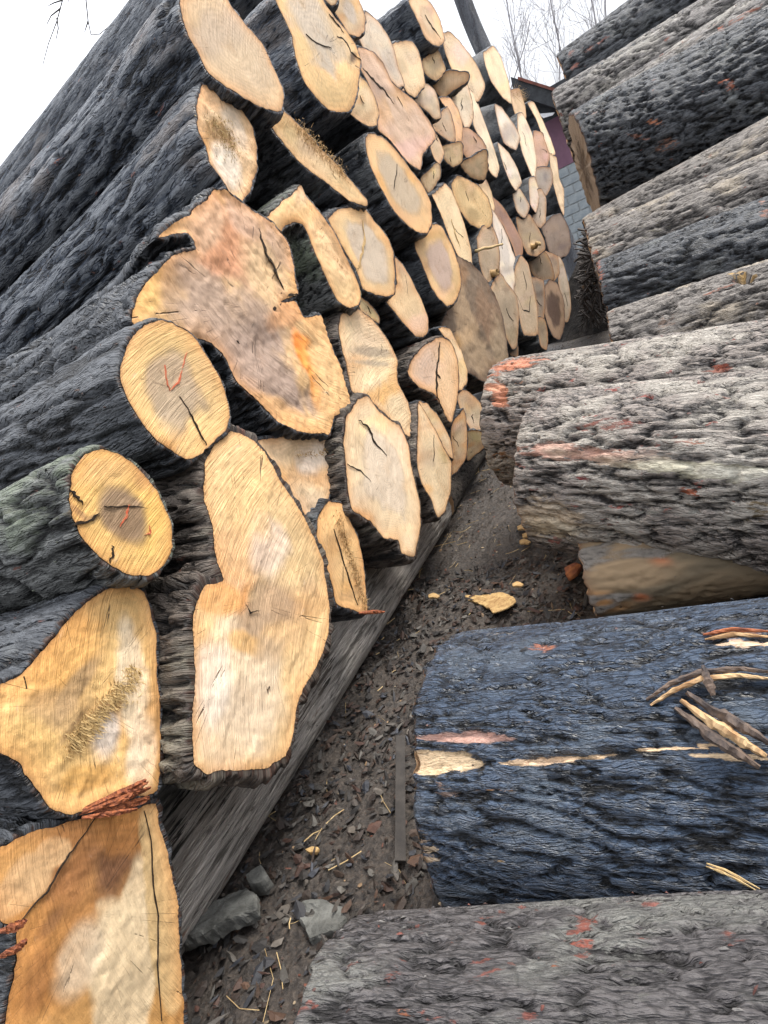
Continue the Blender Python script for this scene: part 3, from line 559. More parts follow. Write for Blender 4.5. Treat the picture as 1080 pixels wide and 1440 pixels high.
i21 = S('h', '708,290 735,248 780,265 840,300 880,350 907,440 895,492 850,502 800,482 750,420 720,350', 'small golden log end with a frayed brown seam, just above a protruding stick', rim=(.58, .44, .23), prot=.0, L=2.4)
spikes(i21, C_('h', '790,310 830,370 870,440'), 5, 60, .02)
S('h', '820,285 868,248 902,320 918,400 908,455 880,350 840,300', 'cream sliver of log end peeping from behind the small golden end', rim=cream, prot=-.06, L=2)
S('h', '548,255 600,205 632,178 648,230 625,285 590,322 568,300', 'small triangular cream log end touching the top of the tall clean oval', rim=cream, prot=-.05, L=2)
S('d', '383,405 430,470 470,550 500,640 522,700 506,862 470,830 430,760 415,650 395,520', 'long whitish log end with a pointed foot, left of a reddish brown end', rim=(.56, .52, .45), heart=(.50, .47, .42), prot=.0, L=2)
i25 = S('d', '298,570 320,508 372,488 412,560 424,680 412,782 370,812 340,790 310,700', 'grey beige log end with a curled tan knot at its foot', rim=(.46, .38, .27), prot=.0, L=2)
S('d', '392,335 450,388 500,470 552,570 556,635 530,692 500,600 450,490 400,420', 'reddish brown narrow log end in the middle distance', rim=(.24, .15, .11), prot=-.04, L=2)
i28 = S('d', '178,680 262,718 332,790 382,870 422,960 452,1080 472,1230 475,1340 420,1400 330,1385 200,1300 150,1200 90,1090 140,960 188,870 200,790', 'very large dark grey brown weathered log end with a pale centre streak', rim=(.155, .12, .085), blobs=[(660, 470, 14, 60, -15, (.36, .27, .17), .8), (685, 440, 16, 40, -20, (.24, .16, .10), .8), (668, 505, 24, 20, 0, (.30, .23, .15), .6), (705, 500, 10, 60, -10, (.33, .26, .17), .7)],
  bark='brown', prot=.0, L=2.4, relief=.012, rimc=(.13, .08, .05))
S('d', '378,860 430,775 472,832 522,900 537,1000 528,1170 500,1195 450,1100 420,960', 'flat tan grey log end between the dark weathered end and the far stack', rim=(.33, .27, .19), prot=.0, L=2)
i30 = S('d', '508,870 520,740 552,678 592,720 612,800 642,960 645,1105 570,1108 540,1000', 'tall tan log end with a ragged split lip low on the far stack', rim=(.36, .29, .20), prot=.02, L=2)
ribbon(i30, C_('d', '530,900 560,980 600,990 605,900'), 1.3, 'crack', M_CRACK)
S('d', '683,880 718,818 762,838 797,930 802,1060 777,1137 740,1122 708,1050 685,960', 'dark ringed oval log end at the foot of the far stack', rim=(.27, .19, .125), heart=(.09, .06, .045), hs=.62, prot=.03, L=2, rimc=(.18, .10, .06))
S('d', '770,680 800,720 832,850 842,960 826,1032 800,1032 797,930 772,830', 'narrow grey log end right of the dark ringed oval', rim=(.34, .29, .22), prot=.0, L=2)
S('d', '678,500 740,440 782,428 822,500 837,600 816,652 760,670 718,630 698,560', 'broad brown grey log end nearest the far end of the stack', rim=(.20, .155, .12), prot=.04, L=2, rimc=(.14, .09, .06))
i34 = S('d', '530,450 600,428 642,490 682,570 687,622 640,657 590,642 550,560', 'brown log end with a small sawn-off branch stub', rim=(.27, .21, .14), blobs=[(749, 345, 8, 6, -20, (.5, .38, .22), .9)], prot=.02, L=2)
S('d', '638,160 722,155 735,230 692,312 650,282', 'small rough grey log end with splinters beneath the tilted far slabs', rim=(.27, .24, .20), prot=-.02, L=1.8)
S('d', '636,300 670,278 697,340 692,460 662,492 622,450', 'small dull tan log end left of the broad brown grey end', rim=(.33, .27, .20), prot=.0, L=1.8)
S('d', '598,225 632,212 642,300 632,378 610,342', 'tiny slim log end left of the small dull tan one', rim=(.38, .33, .25), prot=-.02, L=1.8)
S('c', '638,555 662,550 702,640 722,760 712,842 690,802 658,720 640,640', 'long pale narrow log end below the splintered top of the far stack', rim=(.52, .45, .33), prot=.02, L=2)
i39 = S('c', '598,440 642,425 668,500 672,560 640,582 618,520', 'torn splintery log end at the top of the far stack beside the shed roof', rim=(.46, .34, .2), prot=.0, L=2)
S('c', '688,500 715,495 752,570 787,650 810,720 786,728 755,650 725,570', 'slim yellowish log end leaning before the purple shed wall', rim=(.50, .41, .26), prot=.02, L=2)
S('c', '530,505 562,520 620,600 642,650 622,702 570,672 548,600', 'pale grey leaf-shaped log end on a dark round log in the upper far stack', rim=(.52, .47, .37), prot=.05, L=2.4, bark='dark', target=C_('c', '470,470 530,455 590,540 640,640 620,710 560,700 500,640 465,560'))
S('c', '545,688 592,730 632,800 650,860 626,898 600,862 568,780', 'small pale lens-shaped log end below the leaf-shaped one', rim=(.50, .45, .34), prot=.04, L=2.4, target=C_('c', '490,700 550,680 620,760 650,860 620,910 560,900 500,820'))
S('d', '508,282 545,278 597,370 572,434 530,402 510,330', 'smallest pale lens-shaped log end, lowest of the three on dark round logs', rim=(.42, .38, .30), prot=.03, L=2.4, target=C_('d', '440,300 520,270 597,370 572,440 510,430 450,380'))
S('c', '478,260 520,228 556,280 592,400 602,482 560,452 510,380 485,310', 'cream log end on the crest of the stack just right of the leaning tree trunk', rim=(.55, .45, .29), prot=.02, L=2.4, target=C_('c', '420,300 478,240 545,260 600,400 600,490 540,470 460,420'))
i45 = S('c', '122,10 160,-25 222,20 262,90 285,185 252,212 202,182 160,90', 'orange-rimmed log end with a dark check, alone against the sky at the top', rim=(.60, .43, .26), heart=(.52, .40, .26), prot=.06, L=2.4, bark='blue', rimc=(.62, .34, .14), dirv=(-1, 0, -.05))
ribbon(i45, C_('c', '195,70 230,130 270,185'), 1.5, 'crack', M_CRACK)
S('c', '283,180 320,165 382,230 432,300 472,390 462,440 440,472 400,440 335,345 300,260', 'big smooth pale log end on the crest left of the leaning tree trunk', rim=(.52, .42, .28), prot=-.02, L=2.4)
S('c', '42,215 85,200 132,202 162,240 182,320 192,400 150,455 110,432 70,330', 'squarish cream log end with a fine cross check, under the one against the sky', rim=(.58, .47, .30), prot=.0, L=2.4)
S('c', '185,290 250,238 290,330 245,378 200,352', 'small kite-shaped cream log end under the one against the sky', rim=(.54, .43, .25), prot=-.03, L=2)
S('c', '138,468 190,398 242,430 262,500 268,558 240,562 190,512', 'pale log end with a shadowed hollow beneath it, upper middle of the stack', rim=(.56, .48, .34), prot=.0, L=2)
S('c', '232,382 300,338 392,350 393,382 335,422 280,465 250,432', 'tan log end with a curled lip of bark, upper middle of the stack', rim=(.44, .33, .2), prot=.02, L=2, relief=.012)
S('c', '328,440 388,390 416,480 422,560 390,612 362,550 330,490', 'smooth grey cream log end below the curled-lip end', rim=(.54, .47, .35), prot=.0, L=2)
S('c', '268,472 312,468 352,520 372,600 368,662 335,677 333,600 300,520', 'crescent of orange brown log end in the upper middle of the stack', rim=(.50, .33, .19), prot=.02, L=2)
S('c', '232,582 300,508 332,600 335,672 290,655 250,622', 'grey brown log end inside the orange brown crescent', rim=(.40, .33, .24), prot=.0, L=2)
S('c', '368,622 402,612 452,650 484,710 450,757 400,752 370,700', 'pinkish brown log end with ring cracks, upper middle of the stack', rim=(.40, .28, .2), prot=.02, L=2)
S('c', '362,775 400,757 482,715 488,800 472,848 422,845 390,815', 'half-round cream log end directly under the pinkish brown one', rim=(.52, .41, .25), prot=.0, L=2)
S('c', '398,425 440,470 462,540 502,650 542,770 530,828 495,792 480,700 430,600 415,500', 'long pale tongue-shaped log end, left of the dark round logs', rim=(.54, .46, .32), prot=.0, L=2.2)
S('c', '270,700 362,680 372,760 330,792 295,762', 'blocky cream log end above a black gap in the middle of the stack', rim=(.54, .42, .24), prot=-.02, L=2)
S('c', '205,585 250,640 285,720 265,775 235,740 212,660', 'narrow tan strip of log end left of the blocky cream one', rim=(.46, .36, .24), prot=-.04, L=2)
S('c', '788,740 820,758 832,850 852,900 852,1012 830,962 800,850', 'jagged tan log end at the stack edge before the brick wall', rim=(.42, .33, .21), prot=.02, L=1.8)
S('c', '690,855 716,848 738,920 722,1002 695,962', 'small upright pale log end under the long pale narrow one', rim=(.45, .39, .3), prot=.0, L=1.8)
S('c', '712,630 752,640 784,740 765,795 722,782', 'reddish brown blocky log end under the slim leaning one', rim=(.34, .22, .16), prot=-.02, L=1.8)
S('c', '-10,140 30,200 62,290 104,425 60,405 0,300', 'blue grey strip of log end left of the squarish cream one', rim=(.46, .41, .33), prot=-.05, L=2.2)
i63 = S('i', '368,70 378,5 430,-22 500,30 560,110 592,180 592,260 632,340 652,420 640,472 600,442 560,400 480,325 420,300 393,180', 'long cream log end with a grey wet band, above the cracked angular end', rim=(.58, .48, .31), blobs=[(523, 495, 34, 7, 5, (.28, .24, .18), .8), (520, 510, 30, 4, 5, (.3, .26, .2), .7)], prot=.0, bark='brown', L=2.2, grain=5)
i64 = S('i', '398,400 440,330 480,320 520,370 558,402 600,430 632,500 652,620 677,720 677,820 657,922 610,912 595,857 540,852 490,790 420,742 400,640 388,500', 'broad angular cream log end with a long dark crack, resting on the timber', rim=(.62, .52, .35), heart=(.56, .49, .38), hs=.6, prot=.05, bark='brown', L=2.2, tb=.022, grain=60)
ribbon(i64, C_('i', '443,405 485,440 505,495 550,538'), 3.5, 'crack', M_CRACK); ribbon(i64, C_('i', '400,575 450,600 490,640'), 1.5, 'crack', M_CRACK)
i65 = S('i', '45,490 180,468 270,452 342,500 357,570 342,660 312,770 286,865 240,760 150,620 90,540', 'pale cream log end with frayed top, between the figure-eight end and the huge butt', rim=(.54, .44, .29), blobs=[(440, 645, 26, 20, -40, (.58, .55, .49), .7), (415, 640, 30, 14, -30, (.36, .27, .16), .5)], prot=-.03, L=2, relief=.01)
spikes(i65, C_('i', '200,540 270,535 340,515'), 6, 80, .03)
i66 = S('i', '295,765 330,718 380,725 412,790 442,860 464,960 472,1060 478,1135 420,1127 360,1100 340,1020 310,920 288,850', 'small orange tan log end with a ragged splintered ridge, right of the figure-eight end', rim=(.60, .42, .21), prot=.02, L=1.8)
ribbon(i66, C_('i', '350,820 390,960 440,1110'), 2, 'crack', M_CRACK); spikes(i66, C_('i', '365,770 390,850 415,930 445,1020 470,1125'), 14, 600, .035); torn_strips(i66, [((505, 862), (532, 862), 3, .0)], M_TORN)
i67 = S('i', '630,220 660,160 700,118 750,95 792,110 822,180 824,260 817,330 796,417 770,380 735,310 690,290 650,262', 'heart-shaped peach log end split down the middle', rim=(.60, .44, .27), blobs=[(600, 510, 20, 30, 0, (.50, .42, .35), .6)], prot=.03, L=2, bark='brown')
ribbon(i67, C_('i', '752,110 745,180 740,240 742,320 765,375'), 3, 'crack', M_CRACK); ribbon(i67, C_('i', '740,235 755,245'), 4, 'crack', M_CRACK)
S('i', '748,60 790,62 832,140 857,220 852,272 822,292 818,200 785,112', 'sliver of cream log end behind the heart-shaped peach one', rim=cream, prot=-.04, L=2)
i69 = S('i', '672,345 712,402 762,500 797,570 792,680 772,748 745,778 718,705 680,640 666,560 668,440', 'lens-shaped pale log end low down beside the cracked angular end', rim=(.60, .51, .34), prot=.04, L=2, bark='brown')
S('i', '672,338 702,342 752,400 792,480 803,555 765,518 712,432', 'thin upper segment of log end over the lens-shaped one', rim=(.54, .45, .3), prot=.0, L=2)
S('i', '795,430 842,368 858,450 853,540 822,602 797,618 797,560', 'beige log end with fine saw lines, right of the lens-shaped one', rim=(.42, .34, .22), prot=-.02, L=1.8)
S('i', '815,300 862,298 922,360 948,400 942,452 870,442 830,362', 'low beige log end under the dark weathered one, beside the lichened log', rim=(.44, .37, .26), prot=-.03, L=1.8)
S('i', '855,450 942,458 950,482 905,522 856,562', 'small broken tan log end on the ground beside the lichened log', rim=(.40, .33, .2), prot=-.03, L=1.6)
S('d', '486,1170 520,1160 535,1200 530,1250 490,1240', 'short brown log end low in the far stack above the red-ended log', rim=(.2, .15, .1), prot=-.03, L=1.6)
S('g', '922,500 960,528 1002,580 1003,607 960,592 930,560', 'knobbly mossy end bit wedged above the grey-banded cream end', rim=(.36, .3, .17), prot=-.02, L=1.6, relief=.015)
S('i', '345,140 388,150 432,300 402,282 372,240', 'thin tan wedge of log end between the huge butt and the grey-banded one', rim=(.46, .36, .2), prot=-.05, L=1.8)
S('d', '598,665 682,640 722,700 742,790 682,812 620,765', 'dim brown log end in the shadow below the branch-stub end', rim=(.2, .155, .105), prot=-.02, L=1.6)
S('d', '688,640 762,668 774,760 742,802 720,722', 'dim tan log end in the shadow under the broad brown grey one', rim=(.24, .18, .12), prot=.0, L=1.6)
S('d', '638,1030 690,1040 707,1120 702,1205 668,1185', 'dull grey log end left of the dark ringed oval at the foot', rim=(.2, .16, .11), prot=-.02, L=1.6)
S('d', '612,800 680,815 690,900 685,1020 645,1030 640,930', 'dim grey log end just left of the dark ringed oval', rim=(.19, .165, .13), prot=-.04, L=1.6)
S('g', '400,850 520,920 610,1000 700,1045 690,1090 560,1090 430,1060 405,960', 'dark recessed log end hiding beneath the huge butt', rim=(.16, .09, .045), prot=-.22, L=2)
# small stubs that stand out of two faces
def stick_mesh(name, a, b, r0, r1, mat, parent=None, origin=None, bend=0., sides=7, seg=8, ov=(0, 0, 1)):
    a = np.asarray(a, float); b = np.asarray(b, float); t = np.linspace(0, 1, seg)[:, None]; Q = a * (1 - t) + b * t
    d = (b - a) / np.linalg.norm(b - a); p1 = np.cross(d, ov if abs(d @ np.array(ov)) < .95 else (1, 0, 0)); p1 /= np.linalg.norm(p1); p2 = np.cross(d, p1)
    Q = Q + p2 * np.sin(t * math.pi) * bend + rng.normal(0, r0 * .25, Q.shape)
    V = []; 
    for k in range(seg):
        r = r0 + (r1 - r0) * k / (seg - 1)
        for q in range(sides): an = q / sides * 2 * math.pi; V.append(Q[k] + (p1 * math.cos(an) + p2 * math.sin(an)) * r * rng.uniform(.85, 1.15))
    F = [(k * sides + q, k * sides + (q + 1) % sides, (k + 1) * sides + (q + 1) % sides, (k + 1) * sides + q) for k in range(seg - 1) for q in range(sides)]
    F += [tuple(range(sides))[::-1], tuple((seg - 1) * sides + q for q in range(sides))]
    return mesh(name, V, F, mat, parent, origin)
P = i25['on']([(692, 386)])[0]; stick_mesh('knot', P - i25['n'] * .02, P + i25['n'] * .05, .05, .03, M_SPLINT, i25['e'], i25['O'], 0, 10, 6)
P = i34['on']([(748, 346)])[0]; stick_mesh('branch_stub', P - i34['n'] * .02, P + i34['n'] * .13, .045, .032, M_SPLINT, i34['e'], i34['O'], 0, 9, 6)
spikes(i39, C_('c', '605,445 640,430 665,470'), 6, 70, .22, M_SPLINT)
P = i20['on']([(662, 356)])[0]; Q_ = P + np.array([.35, .25, .02])
pa, pb = i25['on']([(662, 356), (700, 346)]) + i25['n'] * .06
o = stick_mesh('stick', pa, pb, .018, .012, M_STRAW, None, pa); tag(o, 'pale peeled stick poking out of the middle of the stack', 'stick')
# hidden-face logs above the frame: their trunks close the top left corner
TOPS = [((-60, -150), 120, 'dark blue grey log lying high at the top left, its end out of the picture'), ]
def top_log(cx, cy, rx, label, prot, dirv, bark='blue'):
    a = np.linspace(0, 2 * math.pi, 14, endpoint=False); ca, sa = math.cos(R(60)), math.sin(R(60))
    pts = [(cx + rx * (math.cos(t) * ca * 1.7 - math.sin(t) * sa), cy + rx * (math.cos(t) * sa * 1.7 + math.sin(t) * ca)) for t in a]
    return left_log(pts, label, prot=prot, dirv=dirv, L=4.2, bark=bark)
top_log(404, -140, 50, 'dark blue log along the sky at the top left, its end out of the picture', -.5, (-1, -.12, -.22))

# ------------------------------------------------------------------ logs of the right-hand stack and the timbers
def round_log(label, A, B, rA, rB, bark='grey', bs=1., ss=1.05, seed=0, blobs=(), amp=.03, sp=.010, rim=(.5, .36, .22), flat=(1, 1), lump=.05, group='logs stacked along the right side of the aisle', cutn=None, name='log', notch=(), ends=True, t_off=0, flare=0.):
    A = np.asarray(A, float); B = np.asarray(B, float); ax = B - A; L = np.linalg.norm(ax); d = ax / L
    p2 = np.cross(d, (0, 1., 0)); p2 /= np.linalg.norm(p2); 
    if p2[2] < 0: p2 = -p2
    p1 = np.cross(p2, d); N = int(2 * math.pi * rA / sp); K = int(L / (sp * 1.5)); t = np.arange(N) / N * 2 * math.pi
    S = np.linspace(0, L, K); S = np.r_[0., .003, .01, S[1:]]; K = len(S)
    cs, sn = np.cos(t), np.sin(t)
    rad = rA + (rB - rA) * (S / L)[:, None] + flare * np.exp(-S / .25)[:, None]
    rad = rad * (1 + lump * vn(cs[None] * 1.3, sn[None] * 1.3, S[:, None] * .8 + seed, seed + 77) + lump * .5 * vn(cs[None] * 3, sn[None] * 3, S[:, None] * 1.6, seed + 78))
    rr = np.where(np.arange(K) == 0, .955, np.where(np.arange(K) == 1, .985, 1.))[:, None] * rad
    a = rr * cs * flat[0]; b = rr * sn * flat[1]; hh, rel = bark_height(S[:, None] * bs * ss + seed, a * bs, b * bs, seed, amp)
    ramp = np.clip(S[:, None] / .04, 0, 1) * .8 + .2
    off = (hh + .0) * ramp
    w3 = A + S[:, None, None] * d + (a * (1 + off / rr))[..., None] * p1 + (b * (1 + off / rr))[..., None] * p2
    if cutn is not None:                                # the cut is not square to the log
        cn = np.asarray(cutn, float); k = ((a[..., None] * p1 + b[..., None] * p2) @ cn) / (d @ cn); w3 -= (k * np.exp(-S / .6)[:, None])[..., None] * d
    w3[:4] -= d * (.012 * vn(cs * 12, sn * 12, 2., seed + 3))[:, None]
    flatw = w3.reshape(-1, 3); px, py, dep = project(flatw)
    nr = (cs[None, :, None] * p1 + sn[None, :, None] * p2 + 0 * S[:, None, None]).reshape(-1, 3); front = (np.sum(nr * flatw, 1) < 0)
    tint = np.zeros((K * N, 4)); wob = (fbm(S[:, None] * 5 + seed, a * 22, b * 22, seed + 8, 3) * 2.0).ravel() + 0 * px
    if blobs: tint = paint(px, py, tint, [(*bl[:6], bl[6] * (.62 if bl[6] < .98 else 1)) + ((bl[7],) if len(bl) > 7 else (.5,)) + (1,) for bl in blobs], wob); tint[~front, 3] = 0
    edge = np.repeat(np.exp(-S / .015)[:, None], N, 1).ravel() * .6; k = edge[:, None]; tint[:, :3] = tint[:, :3] * (1 - k) + np.array((.16, .06, .03)) * k; tint[:, 3] = np.maximum(tint[:, 3], edge)
    for (nx, ny, rx, ry, an, dp) in notch:              # bark broken away: the surface steps down
        kk = np.array(paint(px, py, np.zeros((K * N, 4)), [(nx, ny, rx, ry, an, (1, 0, 0), 1., .12)], wob * .6))[:, 0] * front; flatw = flatw - nr * (kk * dp)[:, None]
    idx = np.arange(K * N).reshape(K, N); a_ = idx[:-1]; b_ = idx[1:]
    F = np.stack([a_, np.roll(a_, -1, 1), np.roll(b_, -1, 1), b_], -1).reshape(-1, 4)
    e = empty(name, A, label, 'log', group)
    bc = np.stack([np.repeat(S[:, None], N, 1) * bs * ss + seed * .73, a * bs + 0 * S[:, None], b * bs + 0 * S[:, None]], -1).reshape(-1, 3)
    mesh('bark', flatw, F, BARK[bark], e, A, True, {'relief': rel.ravel(), 'bc': bc, 'tint': tint})
    fl_ = front & (px < 1120) & (py < 1480) & (np.repeat(S[:, None], N, 1).ravel() > .02)
    bark_flakes(flatw[fl_], nr[fl_], d, 30 if bark in ('timber', 'char') else 90, e, A, [tuple(.6 * q for q in c) for c in FLK[bark]], .003, .009)
    for nm, k in (('cut_face', 0), ('far_end', -1)):
        ring = w3[k]; c = ring.mean(0); V = [c]; rd = [0.]
        for q in (.33, .66, 1.): V += list(c + (ring - c) * q); rd += [q] * N
        Fc = [(0, 1 + q, 1 + (q + 1) % N) for q in range(N)] + [(1 + j * N + q, 1 + (j + 1) * N + q, 1 + (j + 1) * N + (q + 1) % N, 1 + j * N + (q + 1) % N) for j in range(2) for q in range(N)]
        if k == 0: Fc = [f[::-1] for f in Fc]
        V = np.array(V); cc = np.tile((*rim, 1.), (len(V), 1)); rdv = np.array(rd); cc[:, :3] *= (1 - .35 * (rdv < .5))[:, None]
        fc = np.c_[(V - c) @ p1 + seed, (V - c) @ p2, rdv * 0]
        mesh(nm, V, Fc, WOOD, e, A, True, {'wc': cc, 'fc': fc, 'rad': rdv})
    return dict(e=e, A=A, d=d, p1=p1, p2=p2, r=rA)
def centre(px, py, r, dist):                         # centre in the (Y, Z) plane of a log whose upper edge passes the pixel
    ec = elev(px, py) - math.asin(r / dist); return dist * math.cos(ec), dist * math.sin(ec)
def rlog(label, tl, tr, r, dist, xl, rr=None, distr=None, L=3.2, **kw):
    """tl/tr: points of the upper silhouette near the left end and towards the right border; xl: pixel of the left end."""
    Y0, Z0 = centre(*tl, r, dist); q = ray(*xl); X0 = q[0] / math.hypot(q[1], q[2]) * (dist - r * .92)
    rr = rr or r; distr = distr or dist; Y1, Z1 = centre(*tr, rr, distr); q = ray(*tr); X1 = q[0] / math.hypot(q[1], q[2]) * distr
    k = L / (X1 - X0); A = np.array([X0, Y0, Z0]); B = A + (np.array([X1, Y1, Z1]) - A) * k; rB = r + (rr - r) * k
    return round_log(label, A, B, r, rB, **kw)
red = (.22, .055, .032); pal = (.56, .50, .42); pw = (.66, .50, .31)
r1 = rlog('muddy grey bark log along the bottom edge, nearest of the right-hand logs', (520, 1283), (1080, 1256), .27, 1.31, (425, 1390), L=2.0, bark='ground', seed=3, sp=.0055, amp=.016, bs=1.35, ss=.9, lump=.02,
  blobs=[(820, 1310, 16, 30, 10, red, .8, .6), (815, 1335, 22, 14, 10, red, .8, .6), (780, 1355, 10, 8, 0, (.4, .14, .06), .8, .6), (560, 1360, 14, 20, 30, red, .8, .6), (690, 1290, 22, 8, -30, red, .8, .6), (1030, 1315, 16, 8, 0, red, .7, .6), (905, 1315, 10, 5, 0, red, .8, .6), (570, 1425, 22, 10, 0, (.4, .14, .06), .8, .6), (440, 1340, 16, 5, -60, (.5, .16, .07), .8, .6), (830, 1380, 30, 8, 0, red, .6, .6), (900, 1390, 40, 30, 0, (.2, .2, .19), .5, .6)])
r2 = rlog('charred blue-black log with a pale exposed strip near its end, lower right', (625, 895), (1080, 842), .37, 1.65, (585, 1080), L=2.2, bark='char', seed=11, sp=.006, amp=.015, lump=.03, bs=1.4,
  blobs=[(628, 1076, 54, 17, 0, pw, 1., .3), (640, 1036, 62, 7, 2, (.34, .20, .16), .99, .3), (600, 1020, 30, 4, 0, (.55, .34, .28), .9, .3), (790, 1068, 90, 3, -5, (.56, .40, .24), 1., .3), (760, 1070, 50, 5, -2, (.56, .40, .26), 1., .3), (930, 1054, 90, 2.5, -4, (.56, .40, .24), 1., .3), (1030, 1064, 50, 3, 3, (.56, .42, .26), 1., .3),
         (1035, 893, 40, 5, -2, (.30, .13, .07), .9, .4), (1060, 905, 40, 3, -2, (.58, .42, .28), 1., .3), (758, 909, 18, 7, 0, (.34, .10, .04), .9, .4), (865, 885, 9, 5, 0, (.40, .10, .05), .9, .4), (735, 1016, 34, 2.5, 3, (.5, .36, .24), .8, .3), (690, 1111, 34, 2.5, 3, (.5, .26, .1), .8, .3), (600, 1200, 16, 24, -20, (.5, .38, .24), .9, .4), (690, 1212, 24, 3, 3, (.4, .26, .1), .8, .3), (620, 1110, 30, 10, 20, (.16, .09, .06), .7, .4), (700, 895, 20, 5, -10, (.3, .28, .26), .6, .5)],
  notch=[(628, 1076, 54, 17, 0, .018), (640, 1036, 62, 6, 2, .01), (800, 1066, 90, 3, -6, .012), (900, 1052, 60, 3, -8, .012)])
r3 = round_log('low lichened timber under the big white-patched log, its end stained orange', (-.50, 2.42, -1.30), (2.5, 2.5, -1.30), .185, .185, 'timber', 21, amp=.008, sp=.010, flat=(1, 1.), lump=.02,
  blobs=[(950, 830, 160, 70, 0, (.15, .125, .085), .99, .3), (850, 845, 30, 14, 0, (.50, .28, .12), 1., .5), (925, 790, 18, 8, 0, (.42, .14, .06), 1., .5), (900, 838, 14, 6, 0, (.42, .14, .06), 1., .5), (880, 800, 60, 34, 0, (.30, .225, .14), 1., .5), (1010, 830, 60, 20, 0, (.19, .145, .09), 1., .5)])
r4 = rlog('thick log with white lichen bands and red patches, front of the middle right stack', (760, 548), (1080, 520), .375, 2.95, (741, 640), rr=.40, distr=2.75, L=3.0, bark='lichen', seed=31, sp=.008, amp=.03,
  blobs=[(850, 640, 110, 16, 3, (.40, .22, .17), 1., .7), (960, 655, 130, 14, 3, (.40, .40, .30), 1., .7), (770, 730, 50, 30, 10, (.40, .34, .26), 1., .7), (850, 600, 40, 10, -5, red, .8, .6), (960, 618, 60, 8, 5, (.34, .16, .13), .7, .6), (990, 622, 24, 6, 0, (.42, .17, .08), .8, .6), (820, 672, 14, 5, 10, (.28, .03, .03), .8, .6), (968, 690, 18, 10, 20, (.42, .11, .04), .8, .6), (930, 640, 130, 22, 4, (.42, .38, .33), .6, .6), (1040, 665, 60, 8, 5, (.50, .50, .47), .7, .6), (900, 720, 120, 7, 3, (.44, .45, .41), .6, .6), (850, 748, 60, 6, 4, (.46, .46, .42), .7, .6), (770, 742, 30, 14, 10, (.42, .38, .26), .6, .6), (800, 700, 40, 20, 20, (.26, .22, .17), .5, .6), (1070, 720, 24, 14, 0, (.25, .19, .1), .8, .5)])
r5 = rlog('lichened log with an orange-red torn end, directly behind the white-patched log', (712, 505), (1080, 452), .37, 3.72, (693, 600), rr=.38, distr=3.45, L=3.2, bark='lichen', seed=43, sp=.010,
  blobs=[(720, 512, 44, 10, -12, (.42, .17, .10), 1., .5), (705, 555, 14, 18, 0, (.40, .17, .10), 1., .5), (725, 540, 26, 6, -8, (.62, .34, .22), .8, .5), (1015, 517, 20, 8, 0, (.34, .07, .03), .95, .4), (1000, 525, 30, 12, 0, (.12, .06, .04), .6, .5), (710, 640, 20, 5, 0, (.4, .2, .08), .7, .5), (700, 660, 20, 5, 0, (.42, .22, .08), .7, .5)])
r6 = rlog('pale grey log with a dark knot hole, above the orange-ended log', (858, 440), (1080, 366), .33, 4.45, (853, 460), L=3.6, bark='ash', seed=57, sp=.012,
  blobs=[(1045, 392, 16, 8, 0, (.03, .02, .015), .95, .3), (1040, 386, 18, 4, 0, (.50, .33, .12), .8, .4), (1010, 408, 24, 3, -20, (.46, .2, .13), .8, .4), (935, 455, 14, 12, 0, (.38, .28, .22), .7, .5)], notch=[(1045, 392, 12, 6, 0, .05)])
r7 = rlog('bluish furrowed log with a reddish torn rim at its left end', (850, 363), (1080, 280), .32, 4.95, (842, 400), L=3.8, bark='dark', seed=63, sp=.013, amp=.036,
  blobs=[(843, 375, 4, 20, -10, (.44, .12, .06), .8, .4), (1075, 285, 10, 4, 0, (.46, .18, .1), .8, .4), (1076, 300, 10, 6, 0, (.3, .1, .05), .8, .4)])
r8 = rlog('grey brown log second below the big dark one on the right', (835, 322), (1080, 214), .31, 5.35, (826, 340), L=4, bark='ash', seed=71, sp=.014, blobs=[(900, 300, 18, 10, 0, (.36, .32, .24), .6, .5), (838, 356, 6, 8, 0, (.46, .14, .07), .8, .4), (925, 320, 30, 12, -20, (.32, .30, .22), .5, .5)])
r8b = rlog('grey log lying directly under the big dark one on the right', (842, 296), (1080, 164), .31, 5.85, (823, 310), L=4, bark='ash', seed=74, sp=.015, blobs=[(893, 281, 8, 4, 0, (.4, .14, .07), .8, .5)])
r9 = rlog('massive dark furrowed log on the right, its slanting pale cut edge turned to the shed', (806, 158), (1080, 14), .46, 6.6, (808, 200), rr=.52, distr=6.6, L=4.4, bark='dark', seed=83, sp=.013, amp=.04, cutn=(.985, .17, .0), rim=(.25, .21, .165),
  blobs=[(922, 172, 12, 5, 0, (.50, .19, .09), .9, .5), (890, 190, 22, 6, 10, (.25, .1, .06), .8, .5), (938, 205, 16, 10, -20, (.28, .13, .08), .8, .5), (1020, 115, 12, 4, 0, (.45, .14, .07), .9, .5), (1030, 124, 10, 4, 0, (.45, .14, .07), .9, .5), (1012, 38, 6, 6, 0, (.50, .13, .06), .9, .5), (1050, 20, 18, 4, -30, (.45, .13, .07), .9, .5), (830, 158, 28, 3, -3, (.32, .2, .16), .7, .5)])
r10 = rlog('blue grey log resting on the massive dark one, second from the top on the right', (785, 124), (975, 8), .36, 7.4, (779, 140), L=4.4, bark='grey', seed=91, sp=.016, blobs=[(870, 60, 110, 26, -32, (.10, .125, .16), .6, .7), (772, 139, 5, 4, 0, (.5, .36, .2), .9, .5), (880, 85, 80, 6, -32, (.27, .24, .22), .6, .5)])
